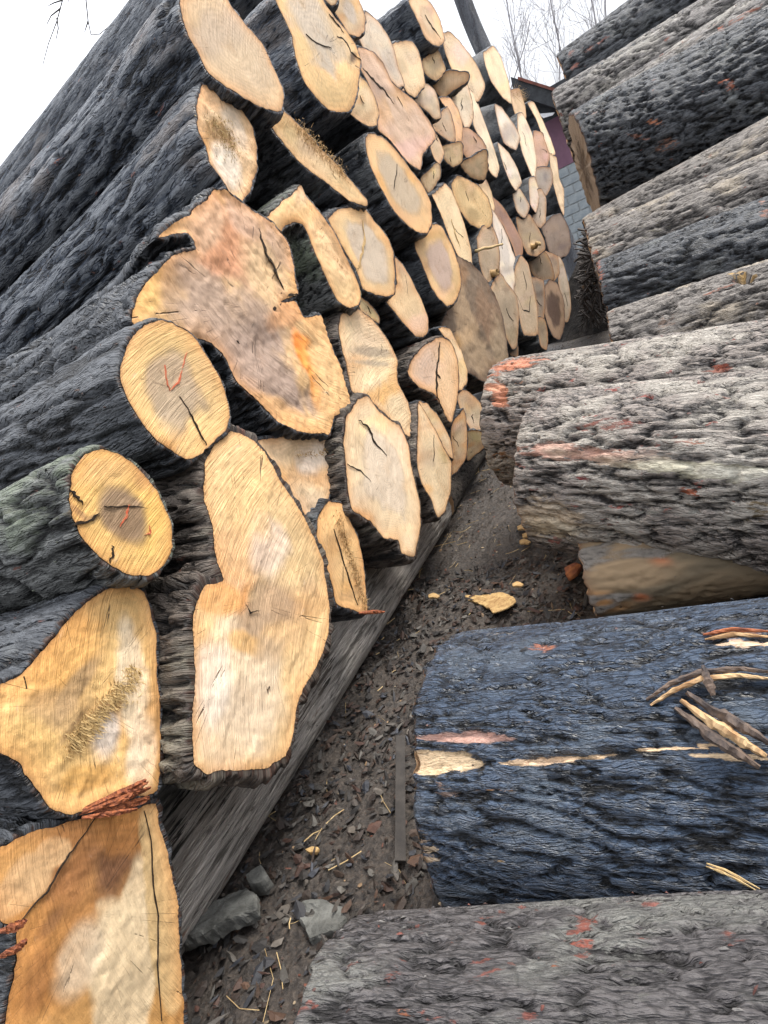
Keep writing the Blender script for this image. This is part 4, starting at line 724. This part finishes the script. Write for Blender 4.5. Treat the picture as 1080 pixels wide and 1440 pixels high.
r10b = rlog('grey brown log wedged above the massive dark one, crossing the right border', (880, 115), (1080, -22), .34, 7.0, (840, 130), L=4.4, bark='grey', seed=93, sp=.016, blobs=[(1012, 38, 6, 6, 0, (.50, .13, .06), .9, .5), (950, 70, 60, 6, -32, (.3, .26, .22), .7, .5), (1040, 25, 30, 4, -30, (.4, .15, .09), .8, .5)])
r11 = rlog('highest log of the right stack with red torn bark at its left end', (800, 68), (893, -3), .36, 8.0, (792, 90), L=4.6, bark='dark', seed=97, sp=.017, blobs=[(825, 72, 26, 5, -38, (.36, .15, .11), .9, .5), (808, 92, 12, 5, -38, (.42, .17, .13), .9, .5), (803, 78, 6, 8, 0, (.26, .1, .08), .8, .5), (850, 55, 14, 3, -38, (.3, .14, .12), .8, .5)])
# timbers the left stack lies on
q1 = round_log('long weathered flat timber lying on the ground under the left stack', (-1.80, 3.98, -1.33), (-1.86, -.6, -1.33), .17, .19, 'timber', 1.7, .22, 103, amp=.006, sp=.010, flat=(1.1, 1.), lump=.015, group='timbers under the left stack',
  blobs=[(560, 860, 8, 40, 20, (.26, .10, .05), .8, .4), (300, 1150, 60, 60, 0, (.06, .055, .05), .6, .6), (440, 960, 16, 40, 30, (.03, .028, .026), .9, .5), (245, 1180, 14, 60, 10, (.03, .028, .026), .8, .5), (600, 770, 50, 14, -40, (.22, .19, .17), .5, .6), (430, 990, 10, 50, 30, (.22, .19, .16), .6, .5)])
q2 = round_log('second dark timber under the left stack, farther along the aisle', (-1.84, 7.6, -1.35), (-1.80, 4.15, -1.35), .15, .15, 'brown', 109, amp=.01, sp=.016, group='timbers under the left stack')

# things lying on the charred log
def on_ray(px, py, dist_yz):                        # point on the ray at a given distance across the log direction
    r_ = ray(px, py); return r_ * dist_yz / math.hypot(r_[1], r_[2])
def on_cyl(px, py, info, lift=0.):
    r_ = ray(px, py); A = info['A']; d = info['d']; rp = r_ - d * (r_ @ d); Ap = A - d * (A @ d); a = rp @ rp; b = -2 * rp @ Ap; c = Ap @ Ap - (info['r'] + lift) ** 2
    D = b * b - 4 * a * c; t = (-b - math.sqrt(max(D, 0))) / (2 * a); return r_ * t
def bark_sliver(label, pts, wd, info, lift, mats, cat='bark strip', n=3):
    e = None
    P = [on_cyl(*p, info, l) for p, l in zip(pts, lift)]
    e = empty('bark_strip', P[0], label, cat)
    for k in range(n):
        V = []; F = []; m = len(P); seg = 7; Q = []
        for i in range(m - 1):
            for t in np.linspace(0, 1, seg, endpoint=False): Q.append(P[i] * (1 - t) + P[i + 1] * t)
        Q.append(P[-1]); Q = np.array(Q); tg = np.gradient(Q, axis=0); tg /= np.linalg.norm(tg, axis=1, keepdims=True); vw = -Q / np.linalg.norm(Q, axis=1, keepdims=True)
        sd_ = np.cross(tg, vw); o_ = (k - (n - 1) / 2) * wd * .6; M = len(Q); wv = wd * (.25 + .65 * np.sin(np.linspace(.2, 3.0, M)) * rng.uniform(.8, 1.15, M)) * (.62 if n > 1 else 1)
        for i in range(M):
            j = rng.uniform(-.2, .2, 6)
            for q, (x_, y_) in enumerate(((-.5, 0), (-.25, .32), (.2, .26), (.5, .02), (.1, -.3))): V.append(Q[i] + sd_[i] * (o_ + wv[i] * (x_ + j[q] * .5)) + vw[i] * wd * (y_ + j[q] * .4 + .12 * k))
        for i in range(M - 1):
            for q in range(5): F.append((i * 5 + q, i * 5 + (q + 1) % 5, (i + 1) * 5 + (q + 1) % 5, (i + 1) * 5 + q))
        F += [tuple(range(5)), tuple((M - 1) * 5 + q for q in range(5))]
        mesh('splinter', V, F, mats[k % len(mats)], e, P[0], False)
    return e
M_CHARW = plain('charred_strip', (.14, .10, .075), (.025, .022, .024), 30, .7, .006, (1, 1, 1)); M_PALEW = plain('pale_split_wood', (.56, .40, .22), (.30, .17, .08), 30, .7)
bark_sliver('broad dark bark strip with pale torn edges lying slantwise on the charred log', [(957, 984), (1000, 1015), (1040, 1040), (1078, 1064)], .036, r2, (.012, .03, .03, .02), (M_CHARW, M_PALEW, M_CHARW), n=3)
bark_sliver('curved bark splinter with a yellow edge, left of the broad strip on the charred log', [(912, 988), (945, 966), (985, 950), (1040, 945), (1085, 950)], .020, r2, (.008, .02, .025, .02, .012), (M_CHARW, M_PALEW), n=2)
bark_sliver('short dark bark piece standing across the two strips on the charred log', [(988, 935), (995, 955), (1003, 978)], .022, r2, (.03, .04, .03), (M_CHARW,), n=1)
bark_sliver('torn reddish bark splinter near the top right of the charred log', [(990, 896), (1030, 888), (1085, 892)], .016, r2, (.006, .014, .012), (M_TORN, M_PALEW), n=2)
bark_sliver('pale straw-coloured wood splinter stuck low on the charred log', [(993, 1216), (1020, 1226), (1068, 1252)], .009, r2, (.015, .03, .02), (M_STRAW, M_STRAW), 'splinter', 2)

# ------------------------------------------------------------------ ground
xs = np.r_[-400, -120, -40, -15, -8, -5, -3.5, np.arange(-2.6, 1.2, .014), 1.6, 2.5, 4, 8, 15, 40, 120, 400]
ys = np.r_[-60, -10, -3, -1, -.2, np.arange(.2, 3.2, .014), np.arange(3.2, 6, .028), np.arange(6, 14, .1), 15, 17, 20, 25, 32, 50, 100, 250, 700]
GX, GY = np.meshgrid(xs, ys)
def gz(x, y):
    near = np.exp(-np.maximum(np.hypot(x + .8, y - 3) - 5, 0) / 4)
    return -1.5 + near * (.035 * fbm(x * 1.6, y * 1.6, 0, 501, 2) + .022 * fbm(x * 7, y * 7, 0, 505, 3) + .012 * np.abs(vn(x * 28, y * 28, 0, 511)) + .007 * vn(x * 60, y * 60, 0, 512))
GZ = gz(GX, GY); nn = len(xs); idx = np.arange(GX.size).reshape(GX.shape)
Fg = np.stack([idx[:-1, :-1], idx[:-1, 1:], idx[1:, 1:], idx[1:, :-1]], -1).reshape(-1, 4)
s = NT('muddy_ground'); tc = s.n('ShaderNodeTexCoord'); v = tc.outputs['Object']
n1_ = s.noise(v, 3, 8, .65); n2_ = s.noise(v, 45, 8, .72); vo = s.vor(v, 55, 'F1'); 
c = s.mix(s.maprange(n1_, .35, .65), (.014, .011, .0095), (.036, .029, .024)); c = s.mix(s.maprange(n2_, .4, .72), c, (.075, .060, .048)); c = s.mix(s.maprange(n2_, .5, .25), c, (.012, .010, .009))
cc_ = s.mix(s.maprange(vo.outputs['Distance'], .2, .02), c, s.mix(.5, c, (.12, .06, .035))); s.l(cc_, s.b.inputs['Base Color'])
s.l(s.maprange(n1_, .3, .7, .38, .8), s.b.inputs['Roughness']); s.l(s.bump(s.math('ADD', n2_, s.math('MULTIPLY', vo.outputs['Distance'], .5)), 1., .012), s.b.inputs['Normal'])
g = mesh('ground', np.c_[GX.ravel(), GY.ravel(), GZ.ravel()], Fg, s.m, None, None, True); tag(g, kind='structure')

# ------------------------------------------------------------------ litter
def flakes(n, xr, yr, smin, smax, cols, lift=.004, asp=(.3, 1.), curl=.35, zfun=gz, dens=None):
    V = []; F = []; C = []
    k = 0
    while k < n:
        x = rng.uniform(*xr); y = rng.uniform(*yr)
        if dens is not None and rng.random() > dens(x, y): continue
        k += 1; L_ = rng.uniform(smin, smax) * rng.uniform(.5, 1); W_ = L_ * rng.uniform(*asp); a = rng.uniform(0, 6.283); tl, tw = rng.normal(0, .35), rng.normal(0, .35)
        ux = np.array([math.cos(a), math.sin(a), tl]); uy = np.array([-math.sin(a), math.cos(a), tw]); c0 = np.array([x, y, float(zfun(np.array(x), np.array(y))) + lift + abs(tl) * L_ * .4]); up = np.array([0, 0, 1.]); i = len(V)
        pts = [(-1, -.2, .1), (-.4, -1, 0), (.5, -.8, .1), (1, .1, .25), (.4, .9, 0), (-.5, .8, .12), (0, 0, .3)]
        for (p, q, r_) in pts: V.append(c0 + ux * p * L_ * rng.uniform(.6, 1) * .5 + uy * q * W_ * rng.uniform(.6, 1) * .5 + up * r_ * L_ * curl)
        F += [(i + 6, i + j, i + (j + 1) % 6) for j in range(6)]
        cc = np.array(cols[rng.integers(len(cols))]) * rng.uniform(.25, .8); C += [(*cc, 1)] * 7
    return V, F, C
leafc = [(.035, .022, .016), (.06, .035, .022), (.022, .018, .016), (.09, .045, .025), (.05, .055, .07), (.09, .08, .07), (.13, .12, .105), (.03, .03, .035), (.018, .014, .012), (.05, .028, .018)]
chipc = [(.20, .06, .03), (.34, .22, .12), (.12, .045, .028), (.42, .32, .20), (.10, .085, .075), (.06, .03, .02), (.08, .035, .022), (.14, .12, .10)]
V, F, C = flakes(7000, (-2.0, .2), (.25, 3.2), .02, .085, leafc + leafc + chipc[4:], asp=(.18, .7), curl=.6)
V2_, F2_, C2_ = flakes(2600, (-2.0, .2), (.25, 6.5), .006, .03, chipc); o_ = len(V); V += V2_; C += C2_; F += [tuple(q + o_ for q in f) for f in F2_]
V2_, F2_, C2_ = flakes(1800, (-1.8, .1), (2.4, 14.), .02, .06, leafc + chipc); o_ = len(V); V += V2_; C += C2_; F += [tuple(q + o_ for q in f) for f in F2_]
o = mesh('leaf_litter', V, F, DEBRIS, None, None, False, {'wc': C}); tag(o, 'dark wet leaves, bark crumbs and wood chips littering the mud of the aisle', 'litter', kind='stuff')
V = []; F = []
for _ in range(300):
    x, y = rng.uniform(-1.9, 0), rng.uniform(.4, 6); a = rng.uniform(0, 6.28); l = rng.uniform(.03, .22) * rng.uniform(.4, 1); p = np.array([x, y, float(gz(np.array(x), np.array(y))) + .012]); d = np.array([math.cos(a), math.sin(a), rng.normal(0, .12)]); s_ = np.cross(d, (0, 0, 1.)); r_ = rng.uniform(.0006, .0018); i = len(V)
    m = p + d * l * .5 + s_ * l * rng.normal(0, .08)
    for q in (p, m, p + d * l): V += [q + s_ * r_, q - s_ * r_, q + np.array([0, 0, 1.6 * r_])]
    for b in (0, 3): F += [(i + b, i + b + 1, i + b + 4, i + b + 3), (i + b + 1, i + b + 2, i + b + 5, i + b + 4), (i + b + 2, i + b, i + b + 3, i + b + 5)]
o = mesh('straw', V, F, M_STRAW, None, None, False); tag(o, 'thin pale straws and slivers scattered over the mud', 'straw', kind='stuff')

def slab(name, label, cat, poly, z0, th, mat, tilt=(0, 0), group=None, wc=None, rough=.006):   # a chunk whose outline is read on the ground
    P = np.array([ray(*p) * ((z0) / ray(*p)[2]) for p in poly]); c = P.mean(0); ab = (P - c)[:, :2]; out = crom(ab, .008, .35); N = len(out)
    V = []; 
    for (k, zz) in ((.93, -th), (1.0, -.3 * th), (1.0, .5 * th), (.95, .9 * th), (.7, th * 1.02), (.35, th)):
        for q in range(N): x_, y_ = out[q] * k; V.append((c[0] + x_ + rough * .5 * float(vn(x_ * 60, y_ * 60, zz * 40, 61)), c[1] + y_ + rough * .5 * float(vn(x_ * 60, y_ * 60, zz * 40, 62)), z0 + zz + x_ * tilt[0] + y_ * tilt[1] + rough * float(fbm(x_ * 25, y_ * 25, 3., 63, 2))))
    R_ = 6; V.append((c[0], c[1], z0 + th)); F = [(j * N + q, j * N + (q + 1) % N, (j + 1) * N + (q + 1) % N, (j + 1) * N + q) for j in range(R_ - 1) for q in range(N)]
    F += [((R_ - 1) * N + q, (R_ - 1) * N + (q + 1) % N, R_ * N) for q in range(N)] + [tuple(range(N))[::-1]]
    o = mesh(name, V, F, mat, None, (c[0], c[1], z0), False); return tag(o, label, cat, group)
M_STONE = plain('grey_green_stone', (.15, .152, .14), (.055, .056, .052), 14, .75, .02); M_CHIP = plain('yellow_chip', (.52, .36, .16), (.26, .15, .06), 30, .7, .02); M_OR = plain('orange_chip', (.40, .15, .05), (.16, .05, .03), 24, .7, .01)
M_BOARD = plain('dark_board', (.035, .030, .026), (.012, .010, .009), 16, .7, .006, (1, 1, 1))
slab('stone', 'large grey green flat stone beside the end of the long timber', 'stone', [(256, 1335), (262, 1300), (300, 1272), (340, 1250), (362, 1262), (366, 1285), (330, 1305), (300, 1322)], -1.44, .026, M_STONE, (.1, -.2), rough=.014)
slab('stone', 'rough grey stone partly under the nearest right-hand log', 'stone', [(428, 1275), (452, 1270), (490, 1285), (480, 1315), (440, 1325), (425, 1300)], -1.48, .02, M_STONE, rough=.012)
slab('stone', 'small pale grey stone touching the larger flat stone', 'stone', [(350, 1238), (372, 1225), (382, 1240), (372, 1250), (355, 1252)], -1.46, .03, M_STONE)
slab('wood_chip', 'big yellow wood chip lying on the mud above the charred log', 'wood chip', [(652, 832), (675, 835), (700, 832), (722, 840), (728, 852), (712, 862), (694, 866), (688, 858), (672, 848), (655, 840)], -1.465, .007, M_CHIP, (.05, -.1))
slab('wood_chip', 'curled orange bark chip before the low mossy timber', 'wood chip', [(793, 800), (808, 795), (820, 800), (812, 808), (798, 812)], -1.45, .012, M_OR, (.3, .1))
slab('wood_chip', 'small pale chip on the mud in the middle of the aisle', 'wood chip', [(430, 1195), (440, 1192), (450, 1195), (446, 1200), (436, 1201)], -1.46, .008, M_CHIP)
for k, (x, y) in enumerate([(735, 742), (742, 753), (738, 762), (610, 838), (728, 822)]):
    slab('wood_chip', ['thin pale chip nearest the white-patched log', 'lowest pale chip in the row beside the white-patched log', 'pale chip furthest below the white-patched log end', 'lone pale chip by the edge of the long timber', 'tiny pale chip above the yellow one'][k], 'wood chip', [(x - 8, y), (x, y - 3), (x + 8, y), (x + 5, y + 3), (x - 6, y + 3)], -1.46, .006, M_SPLINT)
# narrow board leaning on the end of the charred log
def box(name, a, b, wdt, th, mat, parent=None, up=(0, 0, 1.), origin=None):
    a = np.asarray(a, float); b = np.asarray(b, float); d = (b - a) / np.linalg.norm(b - a); s_ = np.cross(d, up); s_ /= np.linalg.norm(s_); t_ = np.cross(s_, d); V = []
    m = 10
    for k in range(m):
        q = a + (b - a) * k / (m - 1)
        for x_, y_ in ((-1, -1), (-.92, -1.), (.92, -1), (1, -1), (1, 1), (.9, 1), (-.9, 1), (-1, 1)): V.append(q + s_ * x_ * wdt / 2 * (1 + .03 * rng.uniform(-1, 1)) + t_ * y_ * th / 2)
    F = [(k * 8 + q, k * 8 + (q + 1) % 8, (k + 1) * 8 + (q + 1) % 8, (k + 1) * 8 + q) for k in range(m - 1) for q in range(8)] + [tuple(range(8))[::-1], tuple((m - 1) * 8 + q for q in range(8))]
    return mesh(name, V, F, mat, parent, origin if origin is not None else a, False)
ba, bb = ray(563, 1212) * (-1.47 / ray(563, 1212)[2]), ray(563, 1036) * (-1.36 / ray(563, 1036)[2])
vdir = (ba + bb) / 2; tag(box('board', ba, bb, .034, .016, M_BOARD, up=-vdir / np.linalg.norm(vdir)), 'narrow dark wooden strip lying by the end of the charred log', 'board')

# ------------------------------------------------------------------ far end of the aisle: shed, brush, trees
def at(px, py, Y): r_ = ray(px, py); return r_ * Y / r_[1]
YS = 21.
se = empty('shed', at(815, 300, YS), 'small shed with dark roof, purple panel and grey block base beyond the aisle', 'shed'); so_ = np.array(se.location)
M_PUR = plain('purple_panel_paint', (.17, .085, .125), (.13, .065, .10), 3, .6, .002); M_ROOF = plain('dark_roof_sheet', (.045, .05, .055), (.02, .022, .026), 6, .5, .01); M_FAS = plain('rusty_fascia', (.20, .07, .05), (.10, .04, .03), 8, .7); M_WHITE = plain('white_trim', (.75, .76, .78), (.6, .62, .64), 8, .6)
M_BRICK = plain('grey_blocks', (.30, .33, .34), (.20, .23, .25), 6, .85, .01); M_MORT = plain('mortar', (.46, .48, .48), (.38, .40, .40), 9, .9)
def prism(name, poly, mat, parent, origin, dy, smooth=False):      # polygon in a Y plane, thickened backwards
    n = len(poly); V = [p for p in poly] + [p + np.array([0, dy, 0]) for p in poly]; F = [tuple(range(n))[::-1], tuple(range(n, 2 * n))] + [(q, (q + 1) % n, n + (q + 1) % n, n + q) for q in range(n)]
    return mesh(name, V, F, mat, parent, origin, smooth)
pb0 = at(790, 236, YS); pb1 = at(845, 210, YS); zb = pb0[2]; xl, xr_ = pb0[0] - 1.4, pb1[0] + 3.5; zt = at(790, 160, YS)[2]
prism('wall_panel', [np.array([x, YS, z_]) for x, z_ in ((xl, zb), (xr_, zb), (xr_, zt), (xl, zt))], M_PUR, se, so_, .08)
prism('base_wall', [np.array([x, YS + .035, z_]) for x, z_ in ((xl, -1.5), (xr_, -1.5), (xr_, zb - .002), (xl, zb - .002))], M_MORT, se, so_, .2)
bw, bh_ = .52, .26; me_b = None; nb = 0
for rI in range(int((zb + 1.5) / bh_) + 1):
    for cI in range(int((xr_ - xl) / bw)):
        x0 = xl + cI * bw + (bw / 2 if rI % 2 else 0); z0 = zb - .01 - (rI + 1) * bh_
        if z0 < -1.6 or x0 + bw > xr_ + .1: continue
        if me_b is None:
            P = [(.015, 0, .015), (bw - .015, 0, .015), (bw - .015, 0, bh_ - .015), (.015, 0, bh_ - .015)]
            b0 = mesh('brick', [(x_, y_, z_) for x_, y_, z_ in P] + [(x_, .06, z_) for x_, y_, z_ in P], [(3, 2, 1, 0), (4, 5, 6, 7), (0, 1, 5, 4), (1, 2, 6, 5), (2, 3, 7, 6), (3, 0, 4, 7)], M_BRICK, se, (0, 0, 0), False); me_b = b0; b = b0
        else: b = me_b.copy(); COL.objects.link(b); b.parent = se
        b.location = Vector((x0 - so_[0], YS - so_[1], z0 - so_[2])); nb += 1
re, rl = at(722, 112, YS - .6), at(800, 138, YS - .6)
tp = [at(718, 108, YS - .6), at(802, 134, YS - .6), at(806, 160, YS - .6), at(745, 140, YS - .6), at(722, 130, YS - .6)]
prism('roof', [p for p in tp], M_ROOF, se, so_, 3.5)
prism('fascia', [at(728, 107.5, YS - .66), at(803, 131, YS - .66), at(803, 135.5, YS - .66), at(728, 112, YS - .66)], M_FAS, se, so_, .05)
prism('white_trim', [at(757, 160, YS - .5), at(780, 158, YS - .5), at(777, 162, YS - .5), at(764, 166, YS - .5)], M_WHITE, se, so_, .05)
prism('side_wall', [np.array([x, YS + .1, z_]) for x, z_ in ((xl, zt), (xr_, zt), (xr_, zt + .8), (xl, zt + .8))], M_ROOF, se, so_, .1)
# brush pile and boards before the shed
V = []; F = []
for _ in range(900):
    p = at(rng.uniform(822, 856), rng.uniform(322, 450), rng.uniform(9.5, 12.)); p[2] = max(p[2], -1.5); a = rng.normal(0, 1, 3); a[1] *= .6; a /= np.linalg.norm(a); l = rng.uniform(.1, .45); s_ = np.cross(a, (0, 1, 0)); s_ /= np.linalg.norm(s_) + 1e-6; r_ = rng.uniform(.006, .02); i = len(V)
    for q in (p - a * l / 2, p + a * l / 2): V += [q + s_ * r_, q - s_ * r_, q + np.array([0, -r_ * 1.6, 0])]
    F += [(i, i + 1, i + 4, i + 3), (i + 1, i + 2, i + 5, i + 4), (i + 2, i, i + 3, i + 5)]
o = mesh('brushwood', V, F, M_TWIG, None, None, False); tag(o, 'dark tangled brushwood heap at the end of the aisle below the block wall', 'brushwood', kind='stuff')
mb = empty('debris_mound', (at(838, 400, 12.5)[0], 12.5, -1.5), 'mound of dark bark and earth under the brushwood at the end of the aisle', 'mound')
th_ = np.linspace(0, 2 * math.pi, 40, endpoint=False); V = []; 
for k, (rf, zf) in enumerate(((1.5, 0), (1.25, .5), (.95, 1.1), (.6, 1.55), (.25, 1.8), (.01, 1.85))):
    for t_ in th_: V.append(np.array([mb.location[0] + .55 + math.cos(t_) * rf * 1.1 * (1 + .15 * float(vn(math.cos(t_) * 4, math.sin(t_) * 4, k, 5))), 13 + math.sin(t_) * rf * 1.0, -1.52 + zf * (.9 + .2 * float(vn(math.cos(t_) * 4, math.sin(t_) * 4, k, 6)))]))
F = [(k * 40 + q, k * 40 + (q + 1) % 40, (k + 1) * 40 + (q + 1) % 40, (k + 1) * 40 + q) for k in range(5) for q in range(40)]
mesh('mound_surface', V, F, plain('dark_mound', (.05, .042, .036), (.012, .010, .009), 7, .8, .15), mb, np.array(mb.location), True)
for (a, b, wd, lb) in (((826, 382), (852, 372), .10, 'pale plank across the dark gap at the foot of the brushwood'), ((820, 404), (852, 396), .06, 'thin pale stick below the pale plank in the far gap')):
    A, B = at(*a, 10.2), at(*b, 10.0); tag(box('plank', A, B, wd, .05, plain('old_plank', (.30, .22, .14), (.18, .13, .09), 9, .8)), lb, 'plank')
# leaning tree trunk behind the crest and bare trees
M_TRUNK = bark_material('tree_bark', (.20, .21, .23), (.11, .12, .14), (.05, .05, .06), (.3, .3, .3), .02, .0, .7)
def tube_tree(label, root, top, r0, r1, branches, group=None, lv=2, twig=.012, seed=1, mat=None, name='bare_tree', bl=1.6, crown=None):
    rg = np.random.default_rng(seed); root = np.asarray(root, float); top = np.asarray(top, float); e = empty(name, root, label, 'tree', group)
    def tube(Vl, Fl, P, r, sides):
        i = len(Vl); 
        for k, p in enumerate(P):
            d = P[min(k + 1, len(P) - 1)] - P[max(k - 1, 0)]; d = d / (np.linalg.norm(d) + 1e-9); p1 = np.cross(d, (0, 1, .2)); p1 /= np.linalg.norm(p1) + 1e-9; p2 = np.cross(d, p1)
            for q in range(sides): a = q / sides * 6.283; Vl.append(p + (p1 * math.cos(a) + p2 * math.sin(a)) * r[k])
        for k in range(len(P) - 1):
            for q in range(sides): Fl.append((i + k * sides + q, i + k * sides + (q + 1) % sides, i + (k + 1) * sides + (q + 1) % sides, i + (k + 1) * sides + q))
    m = 24; t = np.linspace(0, 1, m)[:, None]; H_ = np.linalg.norm(top - root); P = root * (1 - t) + top * t; P[1:-1] += np.cumsum(rg.normal(0, H_ * .0016, (m - 2, 3)), 0); rr = r0 + (r1 - r0) * t[:, 0]
    V, F = [], []; tube(V, F, P, rr, 14); V = np.array(V)
    ax = (V - root); bc = np.c_[ax[:, 2], ax[:, 0], ax[:, 1]]
    mesh('trunk', V, F, mat or M_TRUNK, e, root, True, {'relief': .5 + .5 * vn(bc[:, 1] * 30, bc[:, 2] * 30, bc[:, 0] * 3, 8), 'bc': bc, 'tint': np.zeros((len(V), 4))})
    V, F = [], []
    def grow(p, d, l, r, lev):
        n = 6; Q = [p]; dd = d.copy()
        for _ in range(n): dd = dd + rg.normal(0, .10, 3) + np.array([0, 0, .05]); dd /= np.linalg.norm(dd); Q.append(Q[-1] + dd * l / n)
        tube(V, F, Q, np.linspace(r, max(r * .35, twig * .4), n + 1), 4)
        if lev > 0:
            for _ in range(4 if lev > 1 else 3):
                k = rg.integers(1, n + 1); nd = dd + rg.normal(0, .55, 3); nd[2] += .25; nd /= np.linalg.norm(nd); grow(Q[k], nd, l * rg.uniform(.45, .75), r * .55, lev - 1)
    for _ in range(branches):
        tt = rg.uniform(.3, 1); p = root * (1 - tt) + top * tt; d = (top - root) / H_ + rg.normal(0, .55, 3); d /= np.linalg.norm(d); grow(p, d, bl * rg.uniform(.6, 1.2), max(twig, (r0 + (r1 - r0) * tt) * .4), lv)
    if V: mesh('crown', V, F, crown or M_TWIG, e, root, False)
    return e
up_dir = np.array([0, 0, 1.])
def tree_at(label, p0, p1, Y, r0, r1, nb, seed, **kw):    # p0 / p1: two pixels along the trunk
    A, B = at(*p0, Y), at(*p1, Y); k = (-1.5 - A[2]) / (B[2] - A[2]); root = A + (B - A) * k; return tube_tree(label, root, B, r0, r1, nb, seed=seed, **kw)
tree_at('leaning bare tree trunk rising behind the crest of the left stack', (690, 75), (625, -90), 17, .23, .18, 0, 5)
M_FARTWIG = plain('sky_faded_twig', (.34, .33, .34), (.24, .23, .24), 5, .8)  # sky glare put into the colour: far twigs lightened to fade out
def thin(label, px0, py0, px1, py1, Y, seed, nb=9, bl=1.2): return tree_at(label, (px0, py0), (px1, py1), Y, .06, .02, mat=M_FARTWIG, nb=nb, seed=seed, group='bare young trees beyond the shed', bl=bl, twig=.010, lv=2, crown=M_FARTWIG)
thin('thin bare tree left of the shed roof, tallest of the young trees', 735, 110, 712, 0, 30, 11, 16, 3)
thin('faint bare sapling just right of the leaning trunk', 722, 100, 745, 30, 34, 12, 10, 2)
thin('bare young tree behind the shed roof, left of the right-hand stack', 782, 120, 778, 30, 32, 13, 14, 2.4)
thin('bare sapling rising beside the topmost right-hand log', 793, 90, 775, -20, 32, 14, 12, 2.4)
thin('tall bare tree above the topmost right-hand log', 835, 40, 815, -70, 34, 15, 16, 3.)
thin('slender bare tree nearest the upper right log, with few twigs', 850, 30, 845, -60, 30, 16, 10, 2.4)
# bare branches of a tree beyond the top left, hanging into the picture
te = empty('bare_tree', at(-700, -300, 11) * np.array([1, 1, 0]) + np.array([0, 0, -1.5]), 'bare tree off the top left corner with thin twigs hanging into the sky', 'tree'); tr_ = np.array(te.location)
V, F = [], []
def poly_tube(P, r0, r1, sides=5):
    i = len(V); P = np.array(P)
    for k, p in enumerate(P):
        d = P[min(k + 1, len(P) - 1)] - P[max(k - 1, 0)]; d /= np.linalg.norm(d); p1 = np.cross(d, (0, 1, .1)); p1 /= np.linalg.norm(p1); p2 = np.cross(d, p1); r_ = r0 + (r1 - r0) * k / (len(P) - 1)
        for q in range(sides): a = q / sides * 6.283; V.append(p + (p1 * math.cos(a) + p2 * math.sin(a)) * r_)
    for k in range(len(P) - 1):
        for q in range(sides): F.append((i + k * sides + q, i + k * sides + (q + 1) % sides, i + (k + 1) * sides + (q + 1) % sides, i + (k + 1) * sides + q))
for pts in ([(30, -140), (70, -60), (88, 0), (80, 30), (68, 62), (60, 92)], [(88, 0), (76, 4), (68, 8)], [(90, -20), (96, -5), (97, 4)], [(80, 25), (82, 40), (79, 55)], [(60, -160), (110, -80), (121, 0), (124, 30), (128, 49), (140, 48), (152, 38)], [(124, 30), (119, 45)], [(85, 12), (72, 22), (66, 34)]):
    poly_tube([at(*p, 11) for p in pts], .014, .006)
poly_tube([at(-560, -500, 11), at(-200, -330, 11), at(0, -200, 11), at(70, -60, 11)], .08, .014); poly_tube([at(0, -200, 11), at(60, -160, 11)], .03, .014)
mesh('branches', V, F, M_TWIG, te, tr_, False); V, F = [], []; poly_tube([tr_, tr_ * .5 + at(-560, -500, 11) * .5 + np.array([.1, 0, 0]), at(-560, -500, 11)], .16, .08, 10); mesh('trunk', V, F, M_TWIG, te, tr_, True)
